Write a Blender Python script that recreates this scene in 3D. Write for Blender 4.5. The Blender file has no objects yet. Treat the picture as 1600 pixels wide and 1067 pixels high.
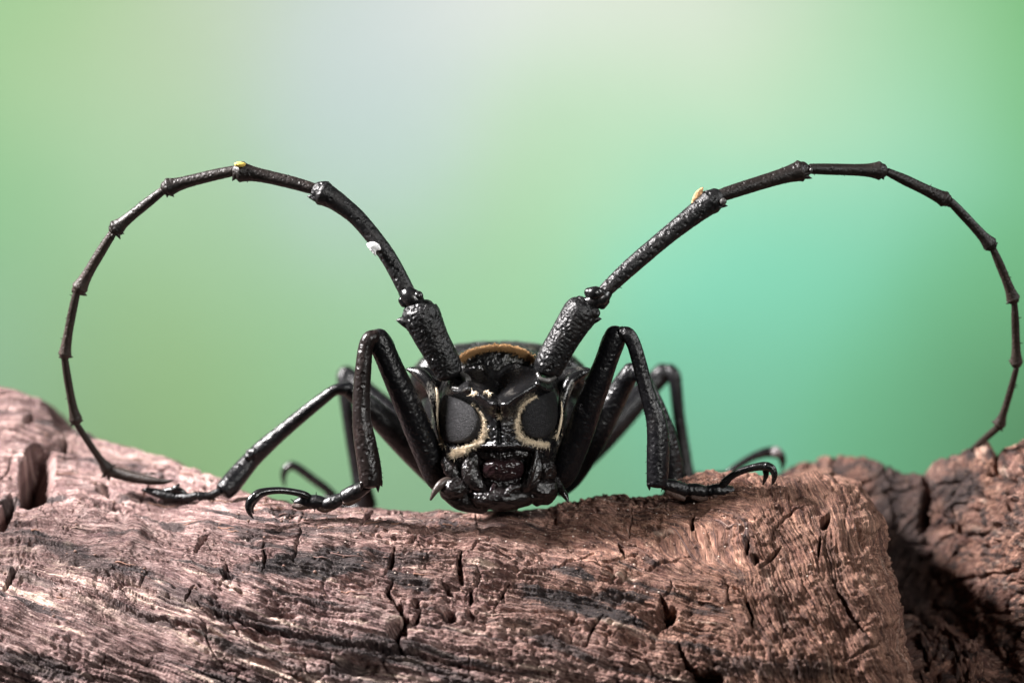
import bpy, math
import numpy as np
from mathutils import Vector

# ---------------------------------------------------------------- scale
K = 0.0075            # metres per modelling unit (1 unit = 100 px of the photograph in the focus plane)
D = 53.3333           # camera distance in units (0.40 m, macro lens)
rng = np.random.default_rng(7)
scene = bpy.context.scene
COL = scene.collection

# ---------------------------------------------------------------- camera
cam = bpy.data.cameras.new('camera'); camo = bpy.data.objects.new('camera', cam); COL.objects.link(camo)
camo.location = (0, -D * K, 0); camo.rotation_euler = (math.pi / 2, 0, 0)
cam.sensor_width = 36; cam.lens = 36 * D / 16
cam.clip_start = 0.01; cam.clip_end = 10
cam.dof.use_dof = True; cam.dof.focus_distance = (D - 0.1) * K; cam.dof.aperture_fstop = 15
scene.camera = camo

# ---------------------------------------------------------------- world and lamps (a studio macro set)
w = bpy.data.worlds.new('World'); scene.world = w; w.use_nodes = True
w.node_tree.nodes['Background'].inputs[0].default_value = (0.85, 1.0, 0.9, 1)
w.node_tree.nodes['Background'].inputs[1].default_value = 0.006

def area(name, loc, target, size, power, color=(1, 1, 1), spread=180):
    l = bpy.data.lights.new(name, 'AREA'); l.shape = 'RECTANGLE'; l.size = size[0] * K; l.size_y = size[1] * K
    l.energy = power; l.color = color; l.spread = math.radians(spread)
    o = bpy.data.objects.new(name, l); COL.objects.link(o)
    o.location = Vector(loc) * K
    d = Vector(target) - Vector(loc)
    o.rotation_euler = d.to_track_quat('-Z', 'Y').to_euler()
    return o
area('key_lamp', (-35, -3, 30), (0, 0, -2.5), (7, 7), 1.4, (1, 0.95, 0.94), 80)
area('fill_lamp', (24, -42, 14), (0, 0, -2), (9, 9), 0.11, (1, 0.98, 0.95), 60)
area('backdrop_lamp_left', (-38, -2, 22), (-13, 36, 11), (10, 16), 1.02)
area('backdrop_lamp_right', (38, -2, 22), (12, 36, 11), (10, 16), 0.90)
vs = scene.view_settings
vs.view_transform = 'Standard'; vs.look = 'None'; vs.gamma = 1; vs.exposure = 0; vs.use_curve_mapping = False

# ---------------------------------------------------------------- noise
def _hash2(ix, iy, seed):
    h = (ix.astype(np.int64) * 374761393 + iy.astype(np.int64) * 668265263 + seed * 2147483647 + 1013904223) & 0xFFFFFFFF
    h = ((h ^ (h >> 13)) * 1274126177) & 0xFFFFFFFF
    return (h ^ (h >> 16)) & 0xFFFFFFFF
def noise2(x, y, seed=0):
    x, y = np.broadcast_arrays(np.asarray(x, float), np.asarray(y, float))
    ix, iy = np.floor(x), np.floor(y); fx, fy = x - ix, y - iy
    u = fx * fx * fx * (fx * (fx * 6 - 15) + 10); v = fy * fy * fy * (fy * (fy * 6 - 15) + 10)
    def g(a, b):
        ang = _hash2(ix + a, iy + b, seed) * (2 * math.pi / 4294967296.0)
        return np.cos(ang) * (fx - a) + np.sin(ang) * (fy - b)
    n00, n10, n01, n11 = g(0, 0), g(1, 0), g(0, 1), g(1, 1)
    return 1.5 * ((n00 * (1 - u) + n10 * u) * (1 - v) + (n01 * (1 - u) + n11 * u) * v)
def fbm2(x, y, oct=4, seed=0, gain=0.5):
    s = 0; a = 1; t = 0
    for i in range(oct):
        s = s + a * noise2(x * 2 ** i, y * 2 ** i, seed + i * 17); t += a; a *= gain
    return s / t
def worley2(x, y, seed=0):
    x, y = np.broadcast_arrays(np.asarray(x, float), np.asarray(y, float))
    ix, iy = np.floor(x), np.floor(y)
    f1 = np.full(x.shape, 9.0); f2 = np.full(x.shape, 9.0); idv = np.zeros(x.shape)
    for a in (-1, 0, 1):
        for b in (-1, 0, 1):
            h = _hash2(ix + a, iy + b, seed); h2 = _hash2(ix + a, iy + b, seed + 99)
            d = np.hypot(ix + a + (h & 0xFFFF) / 65536.0 - x, iy + b + (h2 & 0xFFFF) / 65536.0 - y)
            m = d < f1
            f2 = np.where(m, f1, np.minimum(f2, d)); idv = np.where(m, (h >> 16) / 65536.0, idv); f1 = np.where(m, d, f1)
    return f1, f2, idv
def sstep(a, b, x):
    t = np.clip((x - a) / (b - a), 0, 1); return t * t * (3 - 2 * t)

# ---------------------------------------------------------------- mesh helpers
def P(px, py, y=0.0):
    """photo pixel seen at depth y (units behind the focus plane) -> point in units"""
    s = (D + y) / D
    return np.array([(px - 800) / 100 * s, y, (533.5 - py) / 100 * s])
def mesh_obj(name, verts, faces, mat, parent=None, origin=None, smooth=True):
    v = np.asarray(verts, float) * K
    c = v.mean(0) if origin is None else np.asarray(origin, float) * K
    me = bpy.data.meshes.new(name)
    v = v - c
    f = np.asarray(faces) if len({len(q) for q in faces}) == 1 else None
    if f is not None:
        n, k = f.shape
        me.vertices.add(len(v)); me.vertices.foreach_set('co', v.astype(np.float32).ravel())
        me.loops.add(n * k); me.loops.foreach_set('vertex_index', f.astype(np.int32).ravel())
        me.polygons.add(n); me.polygons.foreach_set('loop_start', np.arange(0, n * k, k, dtype=np.int32))
        me.update(calc_edges=True)
    else:
        me.from_pydata(v.tolist(), [], [list(map(int, q)) for q in faces])
    if smooth: me.polygons.foreach_set('use_smooth', np.ones(len(me.polygons), bool))
    me.materials.append(mat); me.update()
    o = bpy.data.objects.new(name, me); COL.objects.link(o)
    o['_w'] = list(c)
    if parent is not None:
        o.parent = parent; o.location = Vector(c) - Vector(parent['_w'])
    else: o.location = c
    return o
def empty(name, at):
    o = bpy.data.objects.new(name, None); COL.objects.link(o); c = np.asarray(at, float) * K
    o.location = c; o['_w'] = list(c); o.empty_display_size = 0.005
    return o
def grid_faces(nr, nc, wrap=False, off=0):
    r = np.arange(nr - 1)[:, None]; c = np.arange(nc if wrap else nc - 1)[None, :]
    c1 = (c + 1) % nc
    a = r * nc + c; b = r * nc + c1; d = (r + 1) * nc + c; e = (r + 1) * nc + c1
    return np.stack([a, b, e, d], -1).reshape(-1, 4) + off
def catmull(pts, n):
    pts = np.asarray(pts, float); m = len(pts)
    if m == 2:
        t = np.linspace(0, 1, n)[:, None]; return pts[0] * (1 - t) + pts[1] * t
    ext = np.vstack([2 * pts[0] - pts[1], pts, 2 * pts[-1] - pts[-2]])
    L = np.concatenate([[0], np.cumsum(np.linalg.norm(np.diff(pts[:, :3], axis=0), axis=1))])
    s = np.linspace(0, L[-1], n); out = []
    for q in s:
        i = min(max(np.searchsorted(L, q, 'right') - 1, 0), m - 2)
        t = (q - L[i]) / max(L[i + 1] - L[i], 1e-9)
        p0, p1, p2, p3 = ext[i], ext[i + 1], ext[i + 2], ext[i + 3]
        out.append(0.5 * ((2 * p1) + (-p0 + p2) * t + (2 * p0 - 5 * p1 + 4 * p2 - p3) * t ** 2 + (-p0 + 3 * p1 - 3 * p2 + p3) * t ** 3))
    return np.array(out)
def sweep(ctrl, n=60, m=24, cap=(0.9, 0.9), disp=None, flat=None):
    """ctrl: rows (x,y,z,r) in units -> tube verts, faces; rounded caps; disp(s,theta,pos)->outward offset in units
    flat: (axis vector, factor) squashes the cross section along that axis"""
    c = catmull(ctrl, n); p = c[:, :3]; r = np.maximum(c[:, 3], 0.004)
    k = 7
    def capring(p0, dirv, r0, amount):
        a = np.linspace(0, math.pi / 2, k + 1)[1:]
        return [(p0 + dirv * r0 * amount * math.sin(q), max(r0 * math.cos(q), 1e-4)) for q in a]
    t0 = p[0] - p[1]; t0 /= np.linalg.norm(t0); t1 = p[-1] - p[-2]; t1 /= np.linalg.norm(t1)
    A = capring(p[0], t0, r[0], cap[0])[::-1]; B = capring(p[-1], t1, r[-1], cap[1])
    p = np.vstack([[q[0] for q in A], p, [q[0] for q in B]]); r = np.concatenate([[q[1] for q in A], r, [q[1] for q in B]])
    T = np.gradient(p, axis=0); T /= np.linalg.norm(T, axis=1)[:, None] + 1e-12
    up = np.array([0, -1.0, 0]); N = []
    nv = up - T[0] * (up @ T[0]); nv /= np.linalg.norm(nv)
    for t in T:
        nv = nv - t * (nv @ t); nv /= np.linalg.norm(nv); N.append(nv)
    N = np.array(N); Bn = np.cross(T, N)
    th = np.linspace(0, 2 * math.pi, m, endpoint=False)
    dirs = N[:, None, :] * np.cos(th)[None, :, None] + Bn[:, None, :] * np.sin(th)[None, :, None]
    rr = np.repeat(r[:, None], m, 1)
    if disp is not None:
        L = np.concatenate([[0], np.cumsum(np.linalg.norm(np.diff(p, axis=0), axis=1))])
        fade = np.clip(rr / (np.median(r) * 0.6), 0, 1)
        rr = rr + disp(L[:, None] * np.ones((1, m)), th[None, :] * np.ones((len(p), 1)), rr) * fade
    off = dirs * rr[..., None]
    if flat is not None:
        ax = np.asarray(flat[0], float); ax /= np.linalg.norm(ax)
        off = off - ax * (off @ ax)[..., None] * (1 - flat[1])
    V = (p[:, None, :] + off).reshape(-1, 3)
    return V, grid_faces(len(p), m, True)
def join(parts):
    V = []; F = []; o = 0
    for v, f in parts:
        V.append(v); F.append(np.asarray(f) + o); o += len(v)
    return np.vstack(V), np.vstack(F)
def cone(base, tip, r, m=8, n=6, bend=(0, 0, 0)):
    base = np.asarray(base, float); tip = np.asarray(tip, float); b = np.asarray(bend, float)
    rows = []
    for i in range(n):
        t = i / (n - 1); rows.append(list(base * (1 - t) + tip * t + b * 4 * t * (1 - t)) + [r * (1 - t) ** 0.8 + 0.004])
    return sweep(rows, n=n * 2, m=m)
def rug(scale, amp, seed=0, circ=1.0, ridged=True):
    """wrinkled surface of a tube: periodic around theta because it is sampled on a cylinder unrolled and mirrored"""
    def f(s, th, r):
        a = np.abs(((th / math.pi) % 2) - 1) * math.pi * 0.2 * circ
        n = fbm2(s / scale, a / scale, 2, seed)
        return amp * ((1 - 2.2 * np.abs(n)) if ridged else n)
    return f
def blob(center, radii, n=28, m=36, disp=None, rot=None):
    u = np.linspace(0.0005, math.pi - 0.0005, n)[:, None]; v = np.linspace(0, 2 * math.pi, m, endpoint=False)[None, :]
    q = np.stack([np.sin(u) * np.cos(v), np.sin(u) * np.sin(v), np.cos(u) * np.ones_like(v)], -1)
    if disp is not None: q = q * (1 + disp(q))[..., None]
    q = q * np.asarray(radii)
    if rot is not None: q = q @ np.asarray(rot).T
    return (q + np.asarray(center)).reshape(-1, 3), grid_faces(n, m, True)

# ---------------------------------------------------------------- materials
class NT:
    def __init__(s, name):
        s.m = bpy.data.materials.new(name); s.m.use_nodes = True; s.t = s.m.node_tree
        s.b = s.t.nodes['Principled BSDF']
    def n(s, kind, **kw):
        x = s.t.nodes.new(kind)
        for k_, v in kw.items(): setattr(x, k_, v)
        return x
    def l(s, a, b): s.t.links.new(a, b)
    def math(s, op, a, b=None, clamp=False):
        x = s.n('ShaderNodeMath', operation=op, use_clamp=clamp)
        for i, q in enumerate((a, b)):
            if q is None: continue
            if isinstance(q, (int, float)): x.inputs[i].default_value = q
            else: s.l(q, x.inputs[i])
        return x.outputs[0]
    def ramp(s, fac, stops):
        x = s.n('ShaderNodeValToRGB'); e = x.color_ramp.elements
        e[0].position, e[0].color = stops[0][0], stops[0][1]
        e[1].position, e[1].color = stops[-1][0], stops[-1][1]
        for p_, c_ in stops[1:-1]:
            q = e.new(p_); q.color = c_
        s.l(fac, x.inputs[0]); return x.outputs[0]
    def mix(s, fac, a, b, mode='MIX'):
        x = s.n('ShaderNodeMix', data_type='RGBA', blend_type=mode)
        for sock, q in ((x.inputs[0], fac), (x.inputs[6], a), (x.inputs[7], b)):
            if isinstance(q, (int, float)): sock.default_value = q
            elif isinstance(q, tuple): sock.default_value = q
            else: s.l(q, sock)
        return x.outputs[2]
    def coords(s, kind='Object', scale=1.0):
        tc = s.n('ShaderNodeTexCoord'); mp = s.n('ShaderNodeMapping')
        k = scale / K if kind == 'Object' else scale
        mp.inputs['Scale'].default_value = (k, k, k)
        s.l(tc.outputs[kind], mp.inputs['Vector']); return mp.outputs[0]
    def noise(s, vec, scale, detail=3, rough=0.5):
        x = s.n('ShaderNodeTexNoise'); x.inputs['Scale'].default_value = scale
        x.inputs['Detail'].default_value = detail; x.inputs['Roughness'].default_value = rough
        s.l(vec, x.inputs['Vector']); return x.outputs['Fac']
    def voro(s, vec, scale, feature='F1', out='Distance'):
        x = s.n('ShaderNodeTexVoronoi', feature=feature); x.inputs['Scale'].default_value = scale
        s.l(vec, x.inputs['Vector']); return x.outputs[out]
    def bump(s, h, dist, strength=1.0, prev=None):
        x = s.n('ShaderNodeBump'); x.inputs['Distance'].default_value = dist * K; x.inputs['Strength'].default_value = strength
        s.l(h, x.inputs['Height'])
        if prev is not None: s.l(prev, x.inputs['Normal'])
        return x.outputs[0]
def c4(r, g, b): return (r, g, b, 1)

def chitin(name, base=(0.006, 0.006, 0.0065), rough=0.3, grain=0.010, gscale=14, pits=0.0, pscale=9, dust=0.25, dustcol=(0.06, 0.048, 0.042), spec=0.5):
    t = NT(name); v = t.coords()
    d = t.noise(v, 2.2, 5, 0.65); fine = t.noise(v, 38, 3, 0.6)
    dm = t.math('MULTIPLY', t.ramp(d, [(0.52, c4(0, 0, 0)), (0.78, c4(1, 1, 1))]), t.ramp(fine, [(0.42, c4(0, 0, 0)), (0.68, c4(1, 1, 1))]))
    dm = t.math('MULTIPLY', dm, dust * 2.0, True)
    t.l(t.mix(dm, c4(*base), c4(*dustcol)), t.b.inputs['Base Color'])
    rv = t.math('ADD', t.math('MULTIPLY', t.noise(v, 5, 4, 0.6), 0.28), rough - 0.14)
    t.l(t.math('ADD', rv, t.math('MULTIPLY', dm, 0.5), True), t.b.inputs['Roughness'])
    t.b.inputs['Specular IOR Level'].default_value = spec
    nb = t.bump(t.noise(v, gscale, 4, 0.6), grain)
    if pits > 0:
        pv = t.ramp(t.voro(v, pscale), [(0.0, c4(0, 0, 0)), (0.45, c4(1, 1, 1))])
        nb = t.bump(pv, pits, 1.0, nb)
    t.l(nb, t.b.inputs['Normal'])
    return t.m
M_shell = chitin('black_chitin', rough=0.24, grain=0.010, gscale=10, dust=0.22)
M_head = chitin('black_head_chitin', rough=0.25, grain=0.014, gscale=16, pits=0.006, pscale=14, dust=0.8, dustcol=(0.11, 0.10, 0.085))
M_rug = chitin('rugose_chitin', rough=0.40, grain=0.028, gscale=9, pits=0.020, pscale=11, dust=0.30, spec=0.32)
M_leg = chitin('black_leg_chitin', base=(0.0035, 0.0035, 0.0045), rough=0.36, grain=0.02, gscale=9, pits=0.008, pscale=12, dust=0.16, spec=0.36)
M_legred = chitin('brown_black_leg_chitin', base=(0.010, 0.007, 0.0065), rough=0.32, grain=0.014, gscale=12, pits=0.012, pscale=10, dust=0.5, dustcol=(0.05, 0.026, 0.02), spec=0.36)
M_ant = chitin('antenna_chitin', base=(0.010, 0.0075, 0.0065), rough=0.43, grain=0.016, gscale=14, pits=0.008, pscale=16, dust=0.6, dustcol=(0.055, 0.036, 0.028), spec=0.3)
M_antb = chitin('brown_antenna_chitin', base=(0.020, 0.013, 0.010), rough=0.5, grain=0.014, gscale=20, pits=0.006, pscale=18, dust=0.7, dustcol=(0.06, 0.038, 0.028), spec=0.3)
M_ely = chitin('granular_chitin', rough=0.30, grain=0.05, gscale=6, pits=0.05, pscale=7, dust=0.9, dustcol=(0.075, 0.075, 0.05))
M_mouth = chitin('mouthpart_chitin', base=(0.006, 0.0045, 0.0045), rough=0.2, grain=0.05, gscale=7, dust=0.2)
M_lab = chitin('brown_purple_chitin', base=(0.016, 0.008, 0.009), rough=0.17, grain=0.012, gscale=10, dust=0.1)
M_dusty = chitin('dusty_collar_chitin', rough=0.26, grain=0.01, gscale=12, dust=1.6, dustcol=(0.22, 0.21, 0.18))
M_horn = chitin('horn_brown_chitin', base=(0.05, 0.037, 0.032), rough=0.35, grain=0.01, gscale=14, dust=0.4)
M_pad = chitin('tarsal_pad_hair', base=(0.05, 0.025, 0.017), rough=0.6, grain=0.03, gscale=30, dust=0.5, dustcol=(0.16, 0.085, 0.055))
M_membrane = chitin('pale_joint_membrane', base=(0.06, 0.058, 0.055), rough=0.25, grain=0.01, gscale=14, dust=0.5, dustcol=(0.02, 0.02, 0.02))

def eye_mat():
    t = NT('grey_compound_eye'); v = t.coords()
    f = t.voro(v, 48, 'DISTANCE_TO_EDGE'); n = t.noise(v, 40, 3)
    col = t.mix(t.ramp(n, [(0.35, c4(0, 0, 0)), (0.7, c4(1, 1, 1))]), c4(0.008, 0.008, 0.009), c4(0.026, 0.026, 0.028))
    t.l(col, t.b.inputs['Base Color']); t.b.inputs['Roughness'].default_value = 0.6
    t.b.inputs['Specular IOR Level'].default_value = 0.25
    t.l(t.bump(f, 0.03, 1.0), t.b.inputs['Normal']); return t.m
M_eye = eye_mat()
def plain(name, col, rough=0.6, vary=0.3, scale=12):
    t = NT(name); v = t.coords(); n = t.noise(v, scale, 4)
    a = tuple(x * (1 - vary) for x in col); b = tuple(min(x * (1 + vary), 1) for x in col)
    t.l(t.mix(n, c4(*a), c4(*b)), t.b.inputs['Base Color']); t.b.inputs['Roughness'].default_value = rough
    t.l(t.bump(t.noise(v, scale * 3, 3), 0.01), t.b.inputs['Normal']); return t.m
M_cream = plain('cream_hair', (0.66, 0.55, 0.40), 0.7)
M_gold = plain('golden_hair', (0.42, 0.24, 0.10), 0.55)
M_flake = plain('tan_flake', (0.42, 0.24, 0.11), 0.7)
M_crumb = plain('white_crumb', (0.8, 0.8, 0.8), 0.3, 0.15)
M_ycrumb = plain('yellow_crumb', (0.55, 0.4, 0.08), 0.6)

def wood_mat():
    t = NT('weathered_driftwood')
    uv = t.n('ShaderNodeUVMap', uv_map='grain').outputs[0]
    def att(n): return t.n('ShaderNodeAttribute', attribute_name=n).outputs['Fac']
    def stretch(sx, sy):
        mp = t.n('ShaderNodeMapping'); mp.inputs['Scale'].default_value = (sx, sy, 1); t.l(uv, mp.inputs['Vector']); return mp.outputs[0]
    tone, hue, stain_shade, cream = att('tone'), att('hue'), att('stain_shade'), att('cream')
    fib = t.noise(stretch(2.2, 26), 1.0, 6, 0.62)          # long fibres (uv unit = 100 px)
    fib2 = t.noise(stretch(7, 60), 1.0, 4, 0.6)
    blot = t.noise(stretch(2.5, 4.0), 1.0, 6, 0.65)
    spk = t.noise(stretch(30, 38), 1.0, 3, 0.7)
    pink = t.ramp(fib, [(0.30, c4(0.075, 0.040, 0.038)), (0.45, c4(0.165, 0.095, 0.086)), (0.57, c4(0.285, 0.182, 0.162)), (0.72, c4(0.50, 0.37, 0.33))])
    orng = t.ramp(fib, [(0.30, c4(0.065, 0.026, 0.016)), (0.45, c4(0.145, 0.066, 0.039)), (0.57, c4(0.235, 0.114, 0.068)), (0.74, c4(0.38, 0.215, 0.135))])
    col = t.mix(hue, pink, orng)
    col = t.mix(t.ramp(blot, [(0.50, c4(0, 0, 0)), (0.68, c4(0.6, 0.6, 0.6))]), col, t.mix(hue, c4(0.42, 0.315, 0.295), c4(0.34, 0.195, 0.120)))
    red = t.noise(stretch(1.7, 3.4), 1.0, 5, 0.6)
    col = t.mix(t.ramp(red, [(0.54, c4(0, 0, 0)), (0.70, c4(0.7, 0.7, 0.7))]), col, t.mix(hue, c4(0.120, 0.060, 0.066), c4(0.125, 0.042, 0.022)))
    col = t.mix(t.ramp(tone, [(0.05, c4(0.8, 0.8, 0.8)), (0.5, c4(0, 0, 0))]), col, t.mix(hue, c4(0.070, 0.036, 0.037), c4(0.050, 0.019, 0.012)))
    col = t.mix(t.ramp(tone, [(0.60, c4(0, 0, 0)), (1.0, c4(0.5, 0.5, 0.5))]), col, t.mix(hue, c4(0.55, 0.42, 0.37), c4(0.45, 0.28, 0.18)))
    flk = t.noise(stretch(6, 42), 1.0, 3, 0.65)
    col = t.mix(t.ramp(flk, [(0.56, c4(0, 0, 0)), (0.68, c4(0.75, 0.75, 0.75))]), col, c4(0.055, 0.028, 0.026))
    col = t.mix(t.ramp(flk, [(0.32, c4(0.6, 0.6, 0.6)), (0.43, c4(0, 0, 0))]), col, t.mix(hue, c4(0.50, 0.39, 0.35), c4(0.42, 0.26, 0.17)))
    crl = t.ramp(t.math('ABSOLUTE', t.math('SUBTRACT', t.noise(stretch(2.4, 22), 1.0, 3, 0.6), 0.5)), [(0.0, c4(0.7, 0.7, 0.7)), (0.022, c4(0, 0, 0))])
    col = t.mix(crl, col, c4(0.05, 0.026, 0.025))
    col = t.mix(t.math('MULTIPLY', cream, t.ramp(fib2, [(0.3, c4(0.35, 0.35, 0.35)), (0.6, c4(1, 1, 1))])), col, c4(0.62, 0.49, 0.39))
    col = t.mix(t.math('MULTIPLY', stain_shade, t.ramp(fib2, [(0.25, c4(1, 1, 1)), (0.8, c4(0.78, 0.78, 0.78))])), col, c4(0.020, 0.016, 0.018))
    col = t.mix(t.ramp(spk, [(0.57, c4(0, 0, 0)), (0.70, c4(0.75, 0.75, 0.75))]), col, c4(0.045, 0.023, 0.021))
    col = t.mix(t.ramp(t.noise(stretch(34, 40), 1.0, 2), [(0.62, c4(0, 0, 0)), (0.76, c4(0.55, 0.55, 0.55))]), col, t.mix(hue, c4(0.62, 0.52, 0.48), c4(0.5, 0.34, 0.23)))
    gm = t.n('ShaderNodeGamma'); gm.inputs['Gamma'].default_value = 1.3; t.l(col, gm.inputs['Color'])
    col = t.mix(1.0, gm.outputs[0], c4(1.80, 1.82, 1.84), 'MULTIPLY')
    hs = t.n('ShaderNodeHueSaturation'); hs.inputs['Saturation'].default_value = 0.84; hs.inputs['Value'].default_value = 1.10; t.l(col, hs.inputs['Color']); col = hs.outputs[0]
    t.l(col, t.b.inputs['Base Color'])
    t.l(t.math('SUBTRACT', 0.82, t.math('MULTIPLY', stain_shade, 0.25)), t.b.inputs['Roughness'])
    t.b.inputs['Specular IOR Level'].default_value = 0.32
    cr = t.math('ABSOLUTE', t.math('SUBTRACT', t.noise(stretch(3.0, 30), 1.0, 3, 0.6), 0.5))
    cr = t.math('MINIMUM', t.math('MULTIPLY', cr, 6.0), 1.0)
    b = t.bump(fib, 0.03); b = t.bump(cr, 0.035, 1.0, b)
    b = t.bump(fib2, 0.022, 1.0, b); b = t.bump(t.noise(stretch(16, 24), 1.0, 6, 0.75), 0.055, 1.0, b); b = t.bump(flk, 0.02, 1.0, b)
    t.l(b, t.b.inputs['Normal'])
    return t.m
M_wood = wood_mat()

# ---------------------------------------------------------------- backdrop (printed out-of-focus card)
def backdrop():
    t = NT('blurred_green_print'); v = t.coords('Object', 1.0)
    YB = 36.0; s = (D + YB) / D
    nz = t.n('ShaderNodeTexNoise'); nz.inputs['Scale'].default_value = 0.16; nz.inputs['Detail'].default_value = 2
    t.l(v, nz.inputs['Vector'])
    off = t.n('ShaderNodeVectorMath', operation='MULTIPLY_ADD'); off.inputs[1].default_value = (1.6, 1.6, 0); off.inputs[2].default_value = (-0.8, -0.8, 0)
    t.l(nz.outputs['Color'], off.inputs[0])
    add = t.n('ShaderNodeVectorMath', operation='ADD'); t.l(v, add.inputs[0]); t.l(off.outputs[0], add.inputs[1]); vv = add.outputs[0]
    pts = [(0, 0, 160, 206, 152), (110, 70, 180, 210, 158), (260, 110, 198, 215, 182), (540, 90, 212, 226, 228), (760, 10, 246, 248, 244), (640, 40, 224, 233, 230),
           (1000, 0, 246, 248, 238), (560, 180, 205, 222, 224), (400, 20, 205, 220, 198), (1150, 20, 222, 234, 216), (1230, 90, 192, 226, 188), (1440, 80, 165, 216, 160), (1590, 120, 120, 190, 122), (60, 300, 150, 204, 150),
           (300, 330, 168, 212, 162), (560, 250, 190, 218, 205), (830, 260, 166, 210, 160), (1060, 360, 136, 218, 190), (1420, 200, 142, 220, 196),
           (1290, 420, 134, 214, 182), (1560, 420, 122, 192, 138), (720, 460, 160, 208, 164), (250, 520, 170, 210, 148), (60, 540, 164, 208, 170),
           (470, 640, 154, 202, 156), (300, 650, 158, 200, 140), (900, 760, 132, 188, 148), (1120, 640, 128, 198, 166), (1400, 640, 122, 196, 150), (1570, 660, 104, 158, 112),
           (640, 760, 148, 188, 150), (1000, 180, 182, 222, 180), (195, 215, 188, 222, 186), (875, 165, 208, 234, 208), (1350, 130, 194, 226, 190), (445, 455, 168, 211, 170), (215, 615, 166, 200, 150), (300, 330, 184, 218, 184)]
    num = None; den = None
    lin = lambda c: (c / 255 / 12.92) if c / 255 < 0.04045 else ((c / 255 + 0.055) / 1.055) ** 2.4
    for (px, py, r, g, b) in pts:
        d = t.n('ShaderNodeVectorMath', operation='DISTANCE'); t.l(vv, d.inputs[0]); d.inputs[1].default_value = ((px - 800) / 100 * s, (533.5 - py) / 100 * s, 0)
        q = t.math('MULTIPLY', d.outputs['Value'], 1 / 1.9); q = t.math('MULTIPLY', q, q)
        wgt = t.math('ADD', t.math('POWER', 2.71828, t.math('MULTIPLY', q, -0.5)), t.math('DIVIDE', 0.0004, t.math('ADD', q, 1.0)))
        sc = t.n('ShaderNodeVectorMath', operation='SCALE'); sc.inputs[0].default_value = (lin(r), lin(g), lin(b)); t.l(wgt, sc.inputs['Scale'])
        if num is None: num, den = sc.outputs[0], wgt
        else:
            a = t.n('ShaderNodeVectorMath', operation='ADD'); t.l(num, a.inputs[0]); t.l(sc.outputs[0], a.inputs[1]); num = a.outputs[0]
            den = t.math('ADD', den, wgt)
    fin = t.n('ShaderNodeVectorMath', operation='SCALE'); t.l(num, fin.inputs[0]); t.l(t.math('DIVIDE', 1.0, den), fin.inputs['Scale'])
    t.l(fin.outputs[0], t.b.inputs['Base Color']); t.b.inputs['Roughness'].default_value = 0.95; t.b.inputs['Specular IOR Level'].default_value = 0.0
    W, H, T = 30, 22, 0.3
    v8 = [(-W, -H, 0), (W, -H, 0), (W, H, 0), (-W, H, 0), (-W, -H, -T), (W, -H, -T), (W, H, -T), (-W, H, -T)]
    f = [(0, 1, 2, 3), (7, 6, 5, 4), (0, 4, 5, 1), (1, 5, 6, 2), (2, 6, 7, 3), (3, 7, 4, 0)]
    o = mesh_obj('backdrop', v8, f, t.m, origin=(0, 0, 0), smooth=False)
    o.location = (0, YB * K, 0); o.rotation_euler = (math.pi / 2, 0, 0)
    o['kind'] = 'structure'; o['label'] = 'smooth blurred green and pale backdrop card behind the beetle'
    return o
backdrop()

# ================================================================ DRIFTWOOD
def feat_line(px, py, pts, width):
    """distance based mask (1 on the line) for a polyline given in photo pixels; width may taper"""
    best = np.full(px.shape, 1e9)
    pts = np.asarray(pts, float)
    for a, b in zip(pts[:-1], pts[1:]):
        ab = b - a; L2 = ab @ ab
        t = np.clip(((px - a[0]) * ab[0] + (py - a[1]) * ab[1]) / L2, 0, 1)
        best = np.minimum(best, np.hypot(px - a[0] - t * ab[0], py - a[1] - t * ab[1]))
    return np.exp(-(best / width) ** 2)
def feat_ell(px, py, cx, cy, rx, ry, deg=0):
    a = math.radians(deg); dx, dy = px - cx, py - cy
    u = (dx * math.cos(a) + dy * math.sin(a)) / rx; v = (-dx * math.sin(a) + dy * math.cos(a)) / ry
    return np.sqrt(u * u + v * v)

def build_wood(name, X, Y, Z, px, py, q, p, disp_fn, attr_fn, parent, alt=None):
    nr, nc = X.shape
    pos = np.stack([X, Y, Z], -1)
    du = np.gradient(pos, axis=1); dv = np.gradient(pos, axis=0)
    N = np.cross(dv, du); N /= np.linalg.norm(N, axis=2)[..., None] + 1e-9
    d = disp_fn()
    pos = pos + N * d[..., None]
    o = mesh_obj(name, pos.reshape(-1, 3), grid_faces(nr, nc), M_wood, parent)
    me = o.data
    for k_, v_ in attr_fn().items():
        at = me.attributes.new(k_, 'FLOAT', 'POINT'); at.data.foreach_set('value', np.clip(v_, 0, 1).astype(np.float32).ravel())
    uvl = me.uv_layers.new(name='grain')
    li = np.empty(len(me.loops), np.int32); me.loops.foreach_get('vertex_index', li)
    uv = np.stack([p.ravel() / 100, q.ravel() / 100], 1)[li]
    if alt is not None:
        sel, p_, q_ = alt; m_ = np.repeat(sel.ravel()[li.reshape(-1, 4)[:, 0]], 4)
        uv[m_] = np.stack([p_.ravel() / 100, q_.ravel() / 100], 1)[li][m_]
    uvl.data.foreach_set('uv', uv.astype(np.float32).ravel())
    return o, pos, N

wood = empty('driftwood_log', P(800, 1200, 3))
wood['label'] = 'weathered reddish brown driftwood log, cracked and stained, under the black beetle'; wood['category'] = 'driftwood'

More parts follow.
